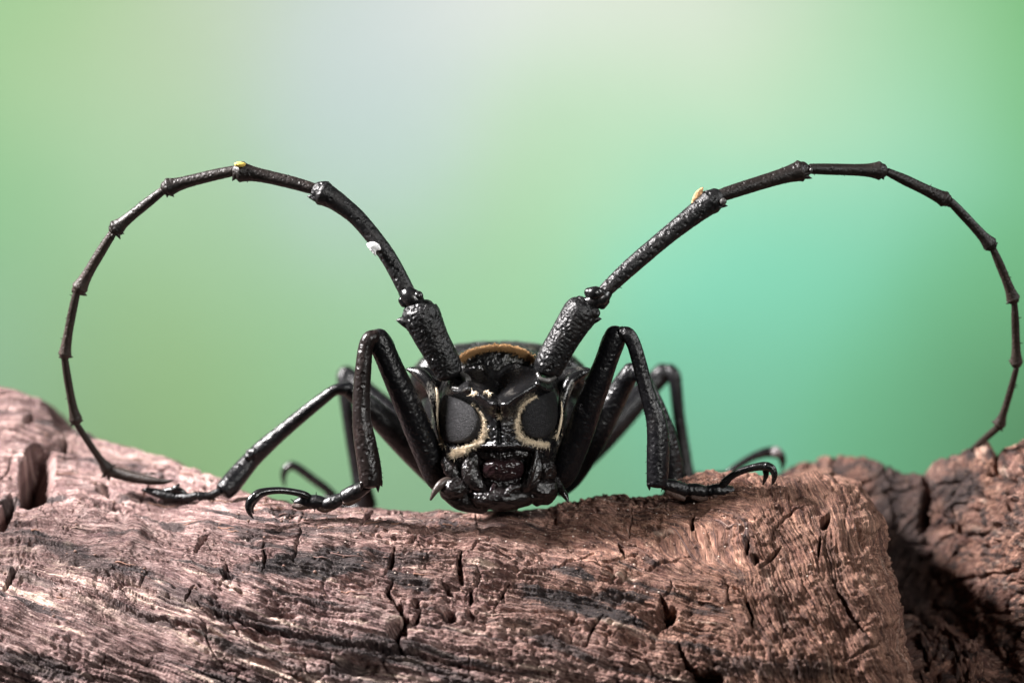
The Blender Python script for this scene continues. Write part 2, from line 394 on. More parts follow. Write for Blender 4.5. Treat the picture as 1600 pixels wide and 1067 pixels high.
# --- main limb: stations (px, [(py, depth y) from the ridge to below the frame])
ST = [(-260, [(590, 4.6), (640, 3.9), (700, 3.1), (770, 1.9), (830, .9), (900, -.1), (980, -.9), (1080, -1.4), (1330, -1.0)]),
      (0, [(604, 4.4), (650, 3.8), (705, 3.1), (770, 1.9), (830, .9), (900, -.1), (980, -.9), (1080, -1.4), (1330, -1.0)]),
      (60, [(622, 4.3), (660, 3.8), (710, 3.1), (770, 2.0), (828, 1.0), (896, 0), (980, -.9), (1080, -1.4), (1330, -1.0)]),
      (110, [(672, 4.1), (698, 3.6), (728, 3.1), (770, 2.1), (822, 1.0), (892, 0), (980, -.9), (1080, -1.4), (1330, -1.0)]),
      (190, [(697, 3.9), (722, 3.3), (748, 2.8), (778, 2.0), (826, .9), (896, 0), (980, -.85), (1080, -1.35), (1330, -1.0)]),
      (250, [(710, 3.7), (735, 3.1), (760, 2.5), (785, 1.8), (830, .8), (900, -.1), (980, -.8), (1080, -1.3), (1330, -.9)]),
      (330, [(746, 2.9), (760, 2.4), (775, 1.9), (792, 1.2), (832, .45), (900, -.35), (980, -1), (1080, -1.4), (1330, -1.0)]),
      (400, [(774, 2.2), (781, 1.7), (790, 1.1), (802, .5), (836, 0), (900, -.6), (980, -1.1), (1080, -1.5), (1330, -1.1)]),
      (470, [(787, 1.8), (791, 1.4), (798, .9), (810, .35), (840, -.1), (900, -.65), (980, -1.15), (1080, -1.55), (1330, -1.1)]),
      (600, [(793, 1.6), (797, 1.1), (804, .6), (816, .2), (847, -.2), (903, -.7), (980, -1.2), (1080, -1.6), (1330, -1.2)]),
      (740, [(799, 1.6), (803, 1.1), (809, .6), (822, .2), (852, -.2), (906, -.7), (982, -1.2), (1080, -1.6), (1330, -1.2)]),
      (870, [(796, 1.6), (800, 1.1), (808, .6), (822, .2), (852, -.2), (906, -.7), (982, -1.2), (1080, -1.6), (1330, -1.2)]),
      (905, [(786, 1.6), (792, 1.1), (802, .6), (818, .2), (850, -.2), (905, -.7), (982, -1.2), (1080, -1.6), (1330, -1.2)]),
      (1000, [(777, 1.6), (783, 1.1), (794, .6), (812, .2), (846, -.2), (903, -.7), (980, -1.2), (1080, -1.6), (1330, -1.2)]),
      (1130, [(768, 1.5), (774, 1.0), (784, .5), (804, .1), (842, -.3), (902, -.8), (980, -1.2), (1080, -1.6), (1330, -1.2)]),
      (1190, [(744, 1.4), (754, .9), (770, .4), (796, 0), (838, -.4), (901, -.8), (980, -1.25), (1080, -1.6), (1330, -1.2)]),
      (1250, [(734, 1.3), (742, .8), (758, .3), (788, -.1), (835, -.5), (900, -.9), (980, -1.3), (1080, -1.6), (1330, -1.2)]),
      (1400, [(738, 1.3), (748, .8), (766, .3), (794, -.1), (838, -.5), (900, -.9), (980, -1.25), (1080, -1.5), (1330, -1.1)])]
def interp_stations(ST, xq, rows_t):
    """-> py, y arrays [rows, cols]"""
    xs = np.array([s[0] for s in ST], float); A = np.array([s[1] for s in ST], float)       # [st, k, 2]
    k = A.shape[1]
    # smooth rows by catmull over k
    out = []
    for a in A:
        arr = np.column_stack([a[:, 0] / 100, a[:, 1], np.zeros(k)])
        tt = np.linspace(0, k - 1, len(rows_t) * 3)
        out.append(a)
    A = np.array(out)
    idx = rows_t * (k - 1)
    i = np.clip(np.floor(idx).astype(int), 0, k - 2); f = idx - i
    im = np.clip(i - 1, 0, k - 1); ip = np.clip(i + 2, 0, k - 1)
    def cr(p0, p1, p2, p3, t):
        t = t[None, :, None]
        return 0.5 * ((2 * p1) + (-p0 + p2) * t + (2 * p0 - 5 * p1 + 4 * p2 - p3) * t ** 2 + (-p0 + 3 * p1 - 3 * p2 + p3) * t ** 3)
    B = cr(A[:, im], A[:, i], A[:, i + 1], A[:, ip], f)                                     # [st, rows, 2]
    # columns: smooth interpolation in px
    j = np.clip(np.searchsorted(xs, xq, 'right') - 1, 0, len(xs) - 2)
    t = np.clip((xq - xs[j]) / (xs[j + 1] - xs[j]), 0, 1); t = t * 0.45 + 0.55 * t * t * (3 - 2 * t)
    R = B[j] * (1 - t)[..., None, None] + B[j + 1] * t[..., None, None] if xq.ndim == 1 else None
    return R[..., 0].T, R[..., 1].T

def main_limb():
    NF, NBK = 400, 36
    NC0, NC1 = 1180, 90
    # front rows: denser towards the top where the surface is seen at a grazing angle
    rows_t = np.linspace(0, 1, NF) ** 1.0
    u = np.linspace(0, 1, NC0)
    xq = -260 + u * (1400 + 260)
    PY, YY = interp_stations(ST, xq, rows_t)
    XE = np.interp(PY[:, -1], [735, 760, 810, 880, 950, 1040, 1220], [1300, 1352, 1390, 1402, 1412, 1430, 1470])
    R = 80.0
    # stretch columns so that each row ends at its own corner
    span = (XE - R + 260) / (1400 + 260)
    PX = -260 + u[None, :] * (1400 + 260) * (1 - (1 - span[:, None]) * sstep(0.55, 1.0, u)[None, :] ** 1)
    PX = np.where(u[None, :] > 0.55, PX, -260 + u[None, :] * 1660)
    s = (D + YY) / D
    X = (PX - 800) / 100 * s; Z = (533.5 - PY) / 100 * s; Y = YY
    # the broken end: turns the corner and runs back
    ph = np.linspace(0, 1, NC1 + 1)[1:]
    ang = np.clip(ph / 0.5, 0, 1) * (math.pi / 2)
    back = np.clip((ph - 0.5) / 0.5, 0, 1)
    Xc = X[:, -1:] + R / 100 * np.sin(ang)[None, :] - 0.05 * back[None, :]
    Yc = Y[:, -1:] + R / 100 * 1.2 * (1 - np.cos(ang))[None, :] + 4.0 * back[None, :]
    Zc = np.repeat(Z[:, -1:], NC1, 1) - 0.12 * (back ** 1.3)[None, :]
    X = np.hstack([X, Xc]); Y = np.hstack([Y, Yc]); Z = np.hstack([Z, Zc])
    px = np.hstack([PX, PX[:, -1:] + R * (ang + back * 3)[None, :]]); py = np.hstack([PY, np.repeat(PY[:, -1:], NC1, 1)])
    # the back, hidden from the camera
    b = np.linspace(1, 0, NBK, endpoint=False)[:, None]
    yb = Y[:1] + 6.5 * b ** 1.4; zb = Z[:1] * (D + yb) / (D + Y[:1]) - (0.16 * b + 1.1 * b ** 3) * (1 - 0.85 * sstep(1180, 1290, px[:1]))
    X = np.vstack([np.repeat(X[:1], NBK, 0), X]); Y = np.vstack([yb, Y]); Z = np.vstack([zb, Z])
    px = np.vstack([np.repeat(px[:1], NBK, 0), px]); py = np.vstack([py[:1] - 80 * b, py])
    hump = sstep(1120, 1240, px + 0.12 * (py - 800))
    # grain coordinates
    xs = np.array([-400, 0, 300, 500, 700, 900, 1100, 1300, 1700.]); sl = np.array([.40, .42, .42, .26, .17, .26, .30, .3, .3])
    xx = np.linspace(-400, 1700, 800); F = np.cumsum(np.interp(xx, xs, sl)) * (xx[1] - xx[0])
    low = sstep(790, 900, py)
    Fq = np.interp(px, xx, F); Fmid = np.interp(700, xx, F)
    warp = 8 * fbm2(px / 160, py / 90, 3, 5)
    q1 = py - (Fq - Fmid) * (0.30 + 0.70 * low) + warp
    q2 = px - 0.42 * (py - 750) + 22 * fbm2(px / 120, py / 120, 3, 8)
    p1, p2 = px, py
    q, p = q1, p1; hsel = hump + 0.55 * fbm2(px / 45, py / 45, 4, 9, .6) > 0.5
    st = {}
    def mixn(fn): return fn(p1, q1) * (1 - hump) + fn(p2, q2) * hump
    terr = mixn(lambda p, q: fbm2(p / 420, q / 42, 3, 21))
    def terrace(n, steps):
        a = n * steps; f = np.floor(a); t = a - f; return (f + sstep(0.90, 1.0, t)) / steps
    ledge = terrace(terr, 5.5)
    fibre = mixn(lambda p, q: fbm2(p / 120, q / 7, 4, 31, 0.6))
    fibre_f = mixn(lambda p, q: fbm2(p / 60, q / 3.6, 2, 37))
    crease = mixn(lambda p, q: np.minimum(np.abs(noise2(p / 150, q / 10, 33)), np.abs(noise2(p / 90, q / 6.5, 35)) + 0.08)) - 0.2
    iso = fbm2(px / 90, py / 70, 4, 41); fine = fbm2(px / 16, py / 12, 3, 51)
    rough_zone = sstep(-0.1, 0.35, fbm2(px / 140, py / 90, 3, 61) + 0.25 * sstep(600, 760, px) * sstep(930, 1000, py))
    f1, f2, wid = worley2((p1 + 30 * fbm2(px / 50, py / 50, 2, 3)) / 75, (q1 + 14 * fbm2(px / 40, py / 40, 2, 4)) / 46, 71)
    crackgate = sstep(0.05, 0.32, fbm2(px / 130, py / 100, 2, 81))
    wcrack = np.exp(-((f2 - f1) / 0.045) ** 2) * crackgate * (1 - 0.3 * hump)
    plate = (wid - 0.5) * crackgate * sstep(0.0, 0.15, f2 - f1)
    g1, g2, gid = worley2(p2 / 60 + 5 + 0.4 * fbm2(px / 40, py / 40, 2, 14), q2 / 26, 91)
    hcrack = np.exp(-((g2 - g1) / 0.06) ** 2) * hump * sstep(0.0, 0.3, fbm2(px / 90, py / 90, 2, 93))
    pits1, _, pid = worley2(px / 13, py / 10, 101)
    pit = np.exp(-(pits1 / 0.28) ** 2) * (pid > 0.62) * rough_zone
    # named cracks
    wob = lambda a, b, s_: a + 5 * fbm2(px / 22, py / 22, 3, s_)
    cx_, cy_ = wob(px, py, 111), wob(py, px, 113)
    CR = [([(772, 838), (748, 850), (737, 868)], 3.2, .22), ([(721, 866), (718, 890), (725, 909)], 4.0, .25), ([(735, 915), (737, 938)], 3, .2),
          ([(655, 833), (641, 853), (624, 858)], 3.5, .22), ([(617, 856), (610, 876), (602, 892)], 4.0, .28),
          ([(613, 903), (604, 920), (625, 946), (634, 966), (620, 986), (622, 1004), (634, 1022)], 6.0, .40),
          ([(658, 948), (652, 968), (630, 980)], 5, .25), ([(802, 902), (785, 922), (772, 948)], 3.0, .22), ([(583, 793), (563, 818)], 3.2, .2),
          ([(413, 848), (412, 892)], 2.6, .18), ([(943, 958), (925, 980), (917, 1003)], 3.2, .24), ([(1033, 930), (1050, 962), (1024, 982)], 7, .35),
          ([(828, 897), (865, 886), (908, 868), (930, 862)], 2.4, .16), ([(1008, 892), (1060, 873), (1082, 864)], 2.4, .16),
          ([(329, 836), (302, 860)], 4.0, .26), ([(352, 878), (344, 914)], 3, .2), ([(30, 890), (4, 914)], 3.5, .2), ([(305, 916), (288, 936)], 3.5, .2),
          ([(1084, 808), (1080, 830)], 4.2, .28), ([(967, 848), (974, 872)], 3.4, .22), ([(800, 982), (846, 989), (880, 978), (905, 972)], 3, .2),
          ([(690, 905), (700, 920), (712, 925)], 3, .2), ([(1222, 850), (1205, 868), (1186, 886)], 3.8, .24), ([(1170, 842), (1166, 868)], 4, .28),
          ([(1340, 818), (1356, 858)], 3.2, .22), ([(1300, 900), (1330, 960), (1370, 1010)], 3.2, .22), ([(1284, 838), (1280, 868)], 3.0, .2),
          ([(1060, 1002), (1075, 1040), (1110, 1060)], 6, .32), ([(240, 1020), (225, 1040)], 2.4, .16), ([(165, 1020), (158, 1040)], 2.2, .16),
          ([(855, 850), (836, 862)], 2.6, .18), ([(1000, 868), (940, 880)], 1.8, .12), ([(480, 905), (560, 912), (600, 903)], 2.4, .10),
          ([(0, 880), (120, 905), (240, 960), (380, 1002), (520, 1030)], 3.4, .20), ([(300, 940), (420, 985), (540, 1005), (660, 1020), (780, 1055)], 5, .22),
          ([(390, 945), (450, 952), (478, 958)], 2.6, .16), ([(1262, 790), (1230, 800), (1212, 826)], 3.0, .18), ([(1380, 1000), (1320, 1030)], 3, .2),
          ([(1130, 905), (1165, 930), (1176, 980)], 3.4, .22), ([(960, 1010), (1010, 1030), (1030, 1062)], 3.4, .2)]
    crack = np.zeros(px.shape)
    ragged = 0.30 * fbm2(px / 7, py / 7, 2, 115)
    def crackmask(pts, wd):
        pts = np.asarray(pts, float); L = np.concatenate([[0], np.cumsum(np.hypot(*np.diff(pts, axis=0).T))]); out = np.zeros(px.shape)
        for i, (a_, b_) in enumerate(zip(pts[:-1], pts[1:])):
            ab = b_ - a_; t_ = np.clip(((cx_ - a_[0]) * ab[0] + (cy_ - a_[1]) * ab[1]) / (ab @ ab), 0, 1)
            d_ = np.hypot(cx_ - a_[0] - t_ * ab[0], cy_ - a_[1] - t_ * ab[1])
            g_ = (L[i] + t_ * (L[i + 1] - L[i])) / L[-1]
            w_ = wd * (0.30 + 0.75 * np.sin(math.pi * g_)) * (1 + ragged)
            out = np.maximum(out, (1 - sstep(0.45, 1.05, d_ / w_)) * (0.4 + 0.6 * np.sin(math.pi * g_)))
        return out
    for pts, wd, dp in CR: crack = np.maximum(crack, crackmask(pts, wd * 1.05) * dp)
    # long checks that follow the grain
    ln1 = mixn(lambda p, q: noise2(p / 330, q / 15, 181)); ln2 = mixn(lambda p, q: noise2(p / 180, q / 8, 183))
    gate1 = sstep(0.0, 0.3, noise2(px / 150, py / 60, 185)); gate2 = sstep(0.0, 0.3, noise2(px / 110, py / 50, 187))
    split = np.maximum(np.exp(-(ln1 / 0.045) ** 2) * gate1, 0.6 * np.exp(-(ln2 / 0.05) ** 2) * gate2) * (1 - 0.6 * hump)
    holes = 0
    for (hx, hy, rx, ry, dg, dp) in [(56, 752, 25, 42, 8, 1.7), (10, 800, 12, 30, 20, .4), (96, 652, 13, 26, -35, .7), (622, 984, 17, 14, 0, .5), (702, 962, 13, 12, 0, .35), (1290, 815, 7, 11, 20, .3),
                             (1042, 958, 18, 13, 0, .25), (170, 775, 22, 10, 20, .3), (1105, 1062, 26, 16, 0, .5), (560, 1040, 30, 16, 0, .22), (45, 665, 8, 14, 30, .25), (100, 700, 8, 12, 0, .2),
                             (180, 800, 34, 8, 14, .22), (650, 940, 9, 8, 0, .2), (735, 960, 8, 10, 0, .2), (985, 1000, 18, 9, 10, .12), (1180, 872, 8, 8, 0, .2), (440, 960, 26, 6, 12, .15)]:
        e = feat_ell(cx_, cy_, hx, hy, rx, ry, dg); holes = holes + dp * (1 - sstep(0.55, 1.15, e))
    top = sstep(0, 40, np.arange(px.shape[0], dtype=float))[:, None] * 0 + 1
    edgefade = 0.35 + 0.65 * sstep(800, 860, py + 60 * sstep(300, 150, px))    # calmer on the worn upper side
    st['crack'] = crack
    # humps that break the left skyline
    lobes = 0.25 * np.exp(-feat_ell(px, py, 20, 690, 70, 40, 20) ** 2) + 0.22 * np.exp(-feat_ell(px, py, 120, 800, 70, 34, 10) ** 2) + 0.12 * np.exp(-feat_ell(px, py, 215, 845, 30, 16, 0) ** 2)
    ridgeL = 0.10 * np.exp(-((cy_ - (930 + 0.33 * (px - 120))) / 16) ** 2) * (px < 620)
    LX = [-260, 0, 60, 150, 230, 300, 400, 480, 600, 760, 900]
    l1 = cy_ - np.interp(px, LX, [770, 838, 852, 882, 912, 946, 986, 1014, 1040, 1074, 1110]) + 7 * fbm2(px / 60, py / 30, 3, 191)
    l2 = cy_ - np.interp(px, LX, [820, 893, 908, 930, 956, 985, 1022, 1050, 1080, 1110, 1150]) + 7 * fbm2(px / 60, py / 30, 3, 193)
    lg = sstep(820, 640, px)
    step_ = (-0.10 * sstep(-3, 4, l1) * sstep(60, 10, l1) - 0.08 * sstep(-3, 3, l2) * sstep(50, 8, l2)) * lg
    calm = 0.35 + 0.95 * sstep(-0.35, 0.3, fbm2(px / 170, py / 100, 3, 195))
    def disp():
        d = step_ + 0.17 * iso * (0.4 + 0.6 * edgefade) + ledge * 0.17 * edgefade * (1 - 0.75 * hump) + (fibre * 0.030 + np.clip(crease, -1, 0.1) * 0.16) * edgefade * (1 - 0.35 * hump) * calm + fibre_f * 0.022 * (1 - 0.4 * rough_zone)
        d += fine * 0.050 * calm * (0.35 + rough_zone * (1 - 0.5 * hump) + 0.15 * hump) + plate * 0.06 * edgefade - wcrack * 0.08 - hcrack * 0.055 + (gid - .5) * 0.03 * hump + hump * 0.10 * fbm2(px / 38, py / 30, 4, 95) - pit * 0.09
        d += lobes + ridgeL - crack - holes - 0.055 * split
        return d
    def attrs():
        tone = 0.50 + 0.30 * mixn(lambda p, q: fbm2(p / 520, q / 48, 3, 135)) + 0.32 * mixn(lambda p, q: fbm2(p / 240, q / 16, 4, 131)) + 0.20 * fbm2(px / 70, py / 40, 3, 137) + ledge * 0.18
        hue = sstep(380, 1180, px + 120 * fbm2(px / 140, py / 90, 3, 141) - 0.9 * (py - 880)) * 0.95
        jit = 0.30 * fbm2(px / 26, py / 10, 3, 151) + 0.22 * mixn(lambda p, q: fbm2(p / 90, q / 7, 3, 153))
        S = np.zeros(px.shape)
        for (a, b_, c, d_, dg, k_) in [(910, 944, 112, 17, 16, 1), (895, 895, 40, 10, 14, .95), (972, 930, 48, 10, 4, .9), (480, 884, 105, 17, 0, .97), (530, 868, 42, 18, 0, .9),
                                       (640, 902, 38, 13, 18, .85), (470, 799, 72, 5, 2, .85), (520, 829, 70, 7, -3, .6), (60, 1038, 72, 20, 14, .8), (130, 868, 80, 12, 20, .65), (40, 900, 60, 9, 22, .6),
                                       (730, 819, 50, 8, -4, .6), (560, 1010, 110, 14, 8, .85), (280, 930, 40, 14, 16, .6), (690, 1050, 90, 10, 22, .8), (270, 823, 24, 6, 8, .8),
                                       (390, 835, 34, 9, 14, .7), (640, 812, 90, 7, -8, .5), (220, 955, 60, 12, 22, .6), (370, 1015, 30, 9, 14, .7), (820, 800, 40, 9, 0, .7), (700, 812, 16, 7, 0, .8),
                                       (1150, 1040, 50, 14, -10, .6), (1020, 880, 14, 6, 20, .6), (610, 872, 70, 8, 0, .7), (380, 885, 20, 10, 0, .6), (1240, 1045, 70, 16, 0, .55), (540, 1045, 34, 16, 0, .7)]:
            e = feat_ell(cx_, cy_, a, b_, c, d_, dg) + 0.7 * jit
            S = np.maximum(S, k_ * (1 - sstep(0.80, 1.12, e)))
        S = np.maximum(S, 0.85 * sstep(0.16, 0.34, mixn(lambda p, q: fbm2(p / 260, q / 22, 5, 161, .6))) * (1 - 0.7 * hump))
        C = np.zeros(px.shape)
        for (a, b_, c, d_, dg) in [(105, 851, 20, 9, 0), (165, 869, 46, 7, 16), (60, 926, 52, 9, 18), (262, 956, 34, 11, 22), (335, 985, 48, 9, 20), (430, 1014, 52, 8, 14), (250, 905, 40, 7, 14),
                                   (640, 1035, 46, 8, 12), (720, 1058, 46, 8, 18), (185, 902, 40, 6, 20), (470, 1025, 50, 6, 10), (1010, 990, 50, 10, 4), (300, 890, 60, 7, 10), (620, 965, 40, 10, 0), (360, 920, 22, 5, 0), (840, 1060, 60, 12, 0), (1040, 830, 40, 10, 0), (560, 970, 50, 7, 8)]:
            e = feat_ell(cx_, cy_, a, b_, c, d_, dg) + 0.8 * jit
            C = np.maximum(C, 1 - sstep(0.30, 1.05, e + 0.4))
        nf = mixn(lambda p, q: fbm2(p / 90, q / 6, 3, 197))
        S = np.maximum(S, 0.95 * lg * (np.exp(-((l1 + 14) / 11) ** 2) * sstep(-0.35, 0.15, nf + 0.5 * fbm2(px / 80, py / 40, 2, 198)) + 0.8 * np.exp(-((l2 + 10) / 8) ** 2) * sstep(-0.1, 0.25, nf)))
        C = np.maximum(C, lg * (np.exp(-((l1 - 12) / 9) ** 2) + 0.9 * np.exp(-((l2 - 14) / 12) ** 2)) * sstep(-0.15, 0.3, nf + 0.4 * fbm2(px / 60, py / 40, 2, 199)))
        C = C * sstep(-0.3, 0.2, mixn(lambda p, q: fbm2(p / 70, q / 5, 3, 173)))
        C = np.maximum(C, 0.7 * sstep(0.26, 0.46, mixn(lambda p, q: fbm2(p / 200, q / 14, 4, 171))) * sstep(820, 900, py) * (1 - 0.6 * hump))
        return dict(tone=tone, hue=hue, stain_shade=S, cream=C)
    o, pos, N = build_wood('main_limb', X, Y, Z, px, py, q, p, disp, attrs, wood, (hsel, p2, q2 + 900))
    return o, pos, N, px, py, q1, q2, hump
main_o, WP, WN, Wpx, Wpy, Wq1, Wq2, Whump = main_limb()

def splinters(n, mat, lift, wid, length, seed, name='splinter'):
    r_ = np.random.default_rng(seed); parts = []
    nr, nc = Wpx.shape
    while len(parts) < n:
        r0 = int(r_.integers(60, nr - 110)); c0 = int(r_.integers(190, 1060))
        if Wpx[r0, c0] < -10 or Whump[r0, c0] > 0.02: continue
        ln = int(r_.uniform(*length)); pts = []; r1 = r0
        hz = Whump[r0, c0] > 0.5
        for k_ in range(6):
            if hz:
                r1 = r0 + int(k_ * ln / 5 * 0.8); c1 = c0 + int(k_ * ln / 5 * 0.33)
                if r1 >= nr or c1 >= nc: break
            else:
                c1 = min(c0 + int(k_ * ln / 5), 1150); a_, b_ = max(r1 - 12, 37), min(r1 + 13, nr)
                r1 = a_ + int(np.argmin(np.abs(Wq1[a_:b_, c1] - Wq1[r0, c0])))
            t_ = k_ / 5
            pts.append(list(WP[r1, c1] + WN[r1, c1] * (0.004 + lift * t_ ** 2 * r_.uniform(.6, 1.4))) + [wid * r_.uniform(.7, 1.2) * (1 - 0.85 * t_)])
        if len(pts) == 6: parts.append(sweep(pts, n=10, m=5, cap=(0.5, 0.5)))
    v, f = join(parts); o = mesh_obj(name, v, f, mat, wood, smooth=False); o['kind'] = 'stuff'
splinters(26, plain('pale_splinter', (0.27, 0.185, 0.15), .8, .4, 8), .03, .013, (10, 34), 3)
splinters(60, plain('dark_splinter', (0.11, 0.06, 0.05), .8, .4, 8), .03, .018, (14, 50), 5)
splinters(36, plain('red_splinter', (0.19, 0.095, 0.065), .8, .4, 8), .04, .018, (10, 30), 6)
def grit(n, mat, size, seed):
    r_ = np.random.default_rng(seed); parts = []
    for k_ in range(n):
        r0 = int(r_.integers(50, WP.shape[0] - 100)); c0 = int(r_.integers(190, 1150))
        q_ = r_.uniform(*size); parts.append(blob(WP[r0, c0] + WN[r0, c0] * q_ * .4, (q_, q_ * r_.uniform(.5, 1), q_ * r_.uniform(.5, 1)), n=5, m=6))
    v, f = join(parts); o = mesh_obj('grit', v, f, mat, wood, smooth=False); o['kind'] = 'stuff'
grit(260, plain('pale_grit', (0.5, 0.41, 0.35), .5, .3, 9), (.008, .018), 11)
grit(520, plain('brown_grit', (0.14, 0.075, 0.055), .7, .5, 9), (.010, .030), 12)

# --- side limb on the right, behind the broken end
ST2 = [(1180, [(760, 5.6), (800, 5.4), (860, 5.2), (920, 5.0), (1000, 4.8), (1080, 4.6), (1220, 4.4)]),
       (1265, [(724, 5.4), (770, 5.2), (840, 5.0), (910, 4.8), (1000, 4.6), (1080, 4.4), (1220, 4.0)]),
       (1300, [(711, 5.2), (760, 4.9), (840, 4.8), (910, 4.7), (1000, 4.5), (1080, 4.2), (1220, 3.6)]),
       (1350, [(716, 5.0), (750, 4.6), (830, 4.6), (910, 4.6), (1000, 4.4), (1080, 3.8), (1220, 3.2)]),
       (1400, [(738, 4.7), (770, 4.3), (840, 4.4), (910, 4.4), (1000, 4.0), (1080, 3.0), (1220, 2.4)]),
       (1446, [(740, 4.3), (775, 3.9), (840, 4.0), (910, 4.0), (1000, 3.2), (1080, 1.6), (1220, 1.0)]),
       (1490, [(706, 3.8), (750, 3.2), (830, 3.2), (910, 3.2), (1000, 2.6), (1080, 1.4), (1220, .8)]),
       (1540, [(692, 3.3), (740, 2.6), (820, 2.2), (900, 2.0), (1000, 1.9), (1080, 1.3), (1220, .6)]),
       (1572, [(704, 3.0), (745, 2.2), (820, 1.6), (900, 1.4), (1000, 1.4), (1080, 1.1), (1220, .5)]),
       (1600, [(682, 2.8), (735, 1.8), (815, 1.1), (900, .9), (1000, 1.0), (1080, .9), (1220, .4)]),
       (1700, [(640, 2.4), (700, 1.3), (800, .5), (900, .3), (1000, .4), (1080, .4), (1220, .2)]),
       (1820, [(640, 2.4), (700, 1.3), (800, .6), (900, .4), (1000, .4), (1080, .4), (1220, .2)])]
def side_limb():
    NF, NBK, NC = 300, 24, 420
    xq = np.linspace(1180, 1820, NC); rows_t = np.linspace(0, 1, NF)
    PY, YY = interp_stations(ST2, xq, rows_t)
    PX = np.repeat(xq[None, :], NF, 0)
    b = np.linspace(1, 0, NBK, endpoint=False)[:, None]
    s = (D + YY) / D; X = (PX - 800) / 100 * s; Z = (533.5 - PY) / 100 * s
    X = np.vstack([np.repeat(X[:1], NBK, 0), X]); Z0 = Z[:1]
    Z = np.vstack([Z0 - 0.15 * b - 1.6 * b ** 2, Z]); Y = np.vstack([YY[:1] + 3.5 * b ** 1.2, YY])
    px = np.vstack([np.repeat(PX[:1], NBK, 0), PX]); py = np.vstack([PY[:1] - 60 * b, PY])
    q = px * 0.75 + 0.62 * (py - 750) + 20 * fbm2(px / 90, py / 90, 3, 208); p = py * 0.8 - 0.6 * (px - 1500)
    rough = sstep(1500, 1590, px + 0.25 * (880 - py))
    debris = sstep(0.9, 0.55, feat_ell(px, py, 1480, 1060, 95, 95, 0) + 0.25 * fbm2(px / 30, py / 30, 3, 240))
    pits1, pits2, pid = worley2(px / 20 + 0.5 * fbm2(px / 20, py / 20, 2, 2), py / 15, 201)
    f1, f2, wid = worley2(px / 60 + 0.5 * fbm2(px / 40, py / 40, 2, 5), py / 70, 211)
    fz1, fz2, fzi = worley2(px / 11 + 0.6 * fbm2(px / 12, py / 12, 2, 15), py / 11, 221)
    cx_ = px + 5 * fbm2(px / 22, py / 22, 3, 111); cy_ = py + 5 * fbm2(py / 22, px / 22, 3, 113)
    crack = np.maximum(feat_line(cx_, cy_, [(1447, 735), (1446, 780), (1440, 830)], 5) * .35, feat_line(cx_, cy_, [(1560, 700), (1548, 740)], 4) * .25)
    def disp():
        d = 0.18 * fbm2(px / 80, py / 70, 4, 231) + 0.05 * fbm2(p / 120, q / 8, 4, 233, .6) + 0.07 * fbm2(px / 16, py / 13, 4, 237, .65) * (0.5 + rough)
        d -= 0.13 * np.exp(-(pits1 / 0.32) ** 2) * (pid > 0.6) * rough * sstep(920, 860, py)
        d -= 0.10 * np.exp(-((f2 - f1) / 0.07) ** 2) * (1 - debris)
        d += debris * (0.5 + 0.45 * fbm2(px / 26, py / 22, 4, 243, .65) + 0.10 * (fz2 - fz1) + 0.12 * fzi)
        return d - crack
    def attrs():
        tone = 0.33 + 0.34 * fbm2(p / 140, q / 14, 4, 251) + 0.2 * fbm2(px / 40, py / 40, 3, 253) + 0.12 * rough
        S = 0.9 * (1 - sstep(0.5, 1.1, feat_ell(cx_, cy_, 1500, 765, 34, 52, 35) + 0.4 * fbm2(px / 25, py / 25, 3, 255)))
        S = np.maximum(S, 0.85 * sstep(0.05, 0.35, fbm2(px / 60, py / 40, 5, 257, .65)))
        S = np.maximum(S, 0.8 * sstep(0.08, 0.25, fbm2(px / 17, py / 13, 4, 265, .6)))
        S = np.maximum(S, 0.8 * sstep(1520, 1400, px + 60 * fbm2(px / 50, py / 50, 3, 263)) * sstep(1350, 1380, px))  # shade of the cleft beside the hump, painted in as dark wood colour
        return dict(tone=tone, hue=0.85 + 0.25 * fbm2(px / 60, py / 60, 2, 259), stain_shade=S, cream=0.5 * sstep(0.25, 0.5, fbm2(px / 30, py / 24, 3, 261)) * rough)
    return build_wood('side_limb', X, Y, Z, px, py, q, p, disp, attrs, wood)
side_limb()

# ================================================================ BEETLE
beetle = empty('longhorn_beetle', P(785, 800, 0.8))
beetle['label'] = 'black longhorn beetle with long jointed antennae crouching head-on on driftwood'; beetle['category'] = 'beetle'

def C(*rows):
    """rows (px, py, depth, radius px) -> control rows in units"""
    out = []
    for px, py, y, r in rows:
        s = (D + y) / D; out.append(list(P(px, py, y)) + [r / 100 * s])
    return out
def spur(px, py, y, dx, dy, r, dz=0.0):
    return cone(P(px, py, y), P(px + dx, py + dy, y + dz), r / 100, m=7, n=4)

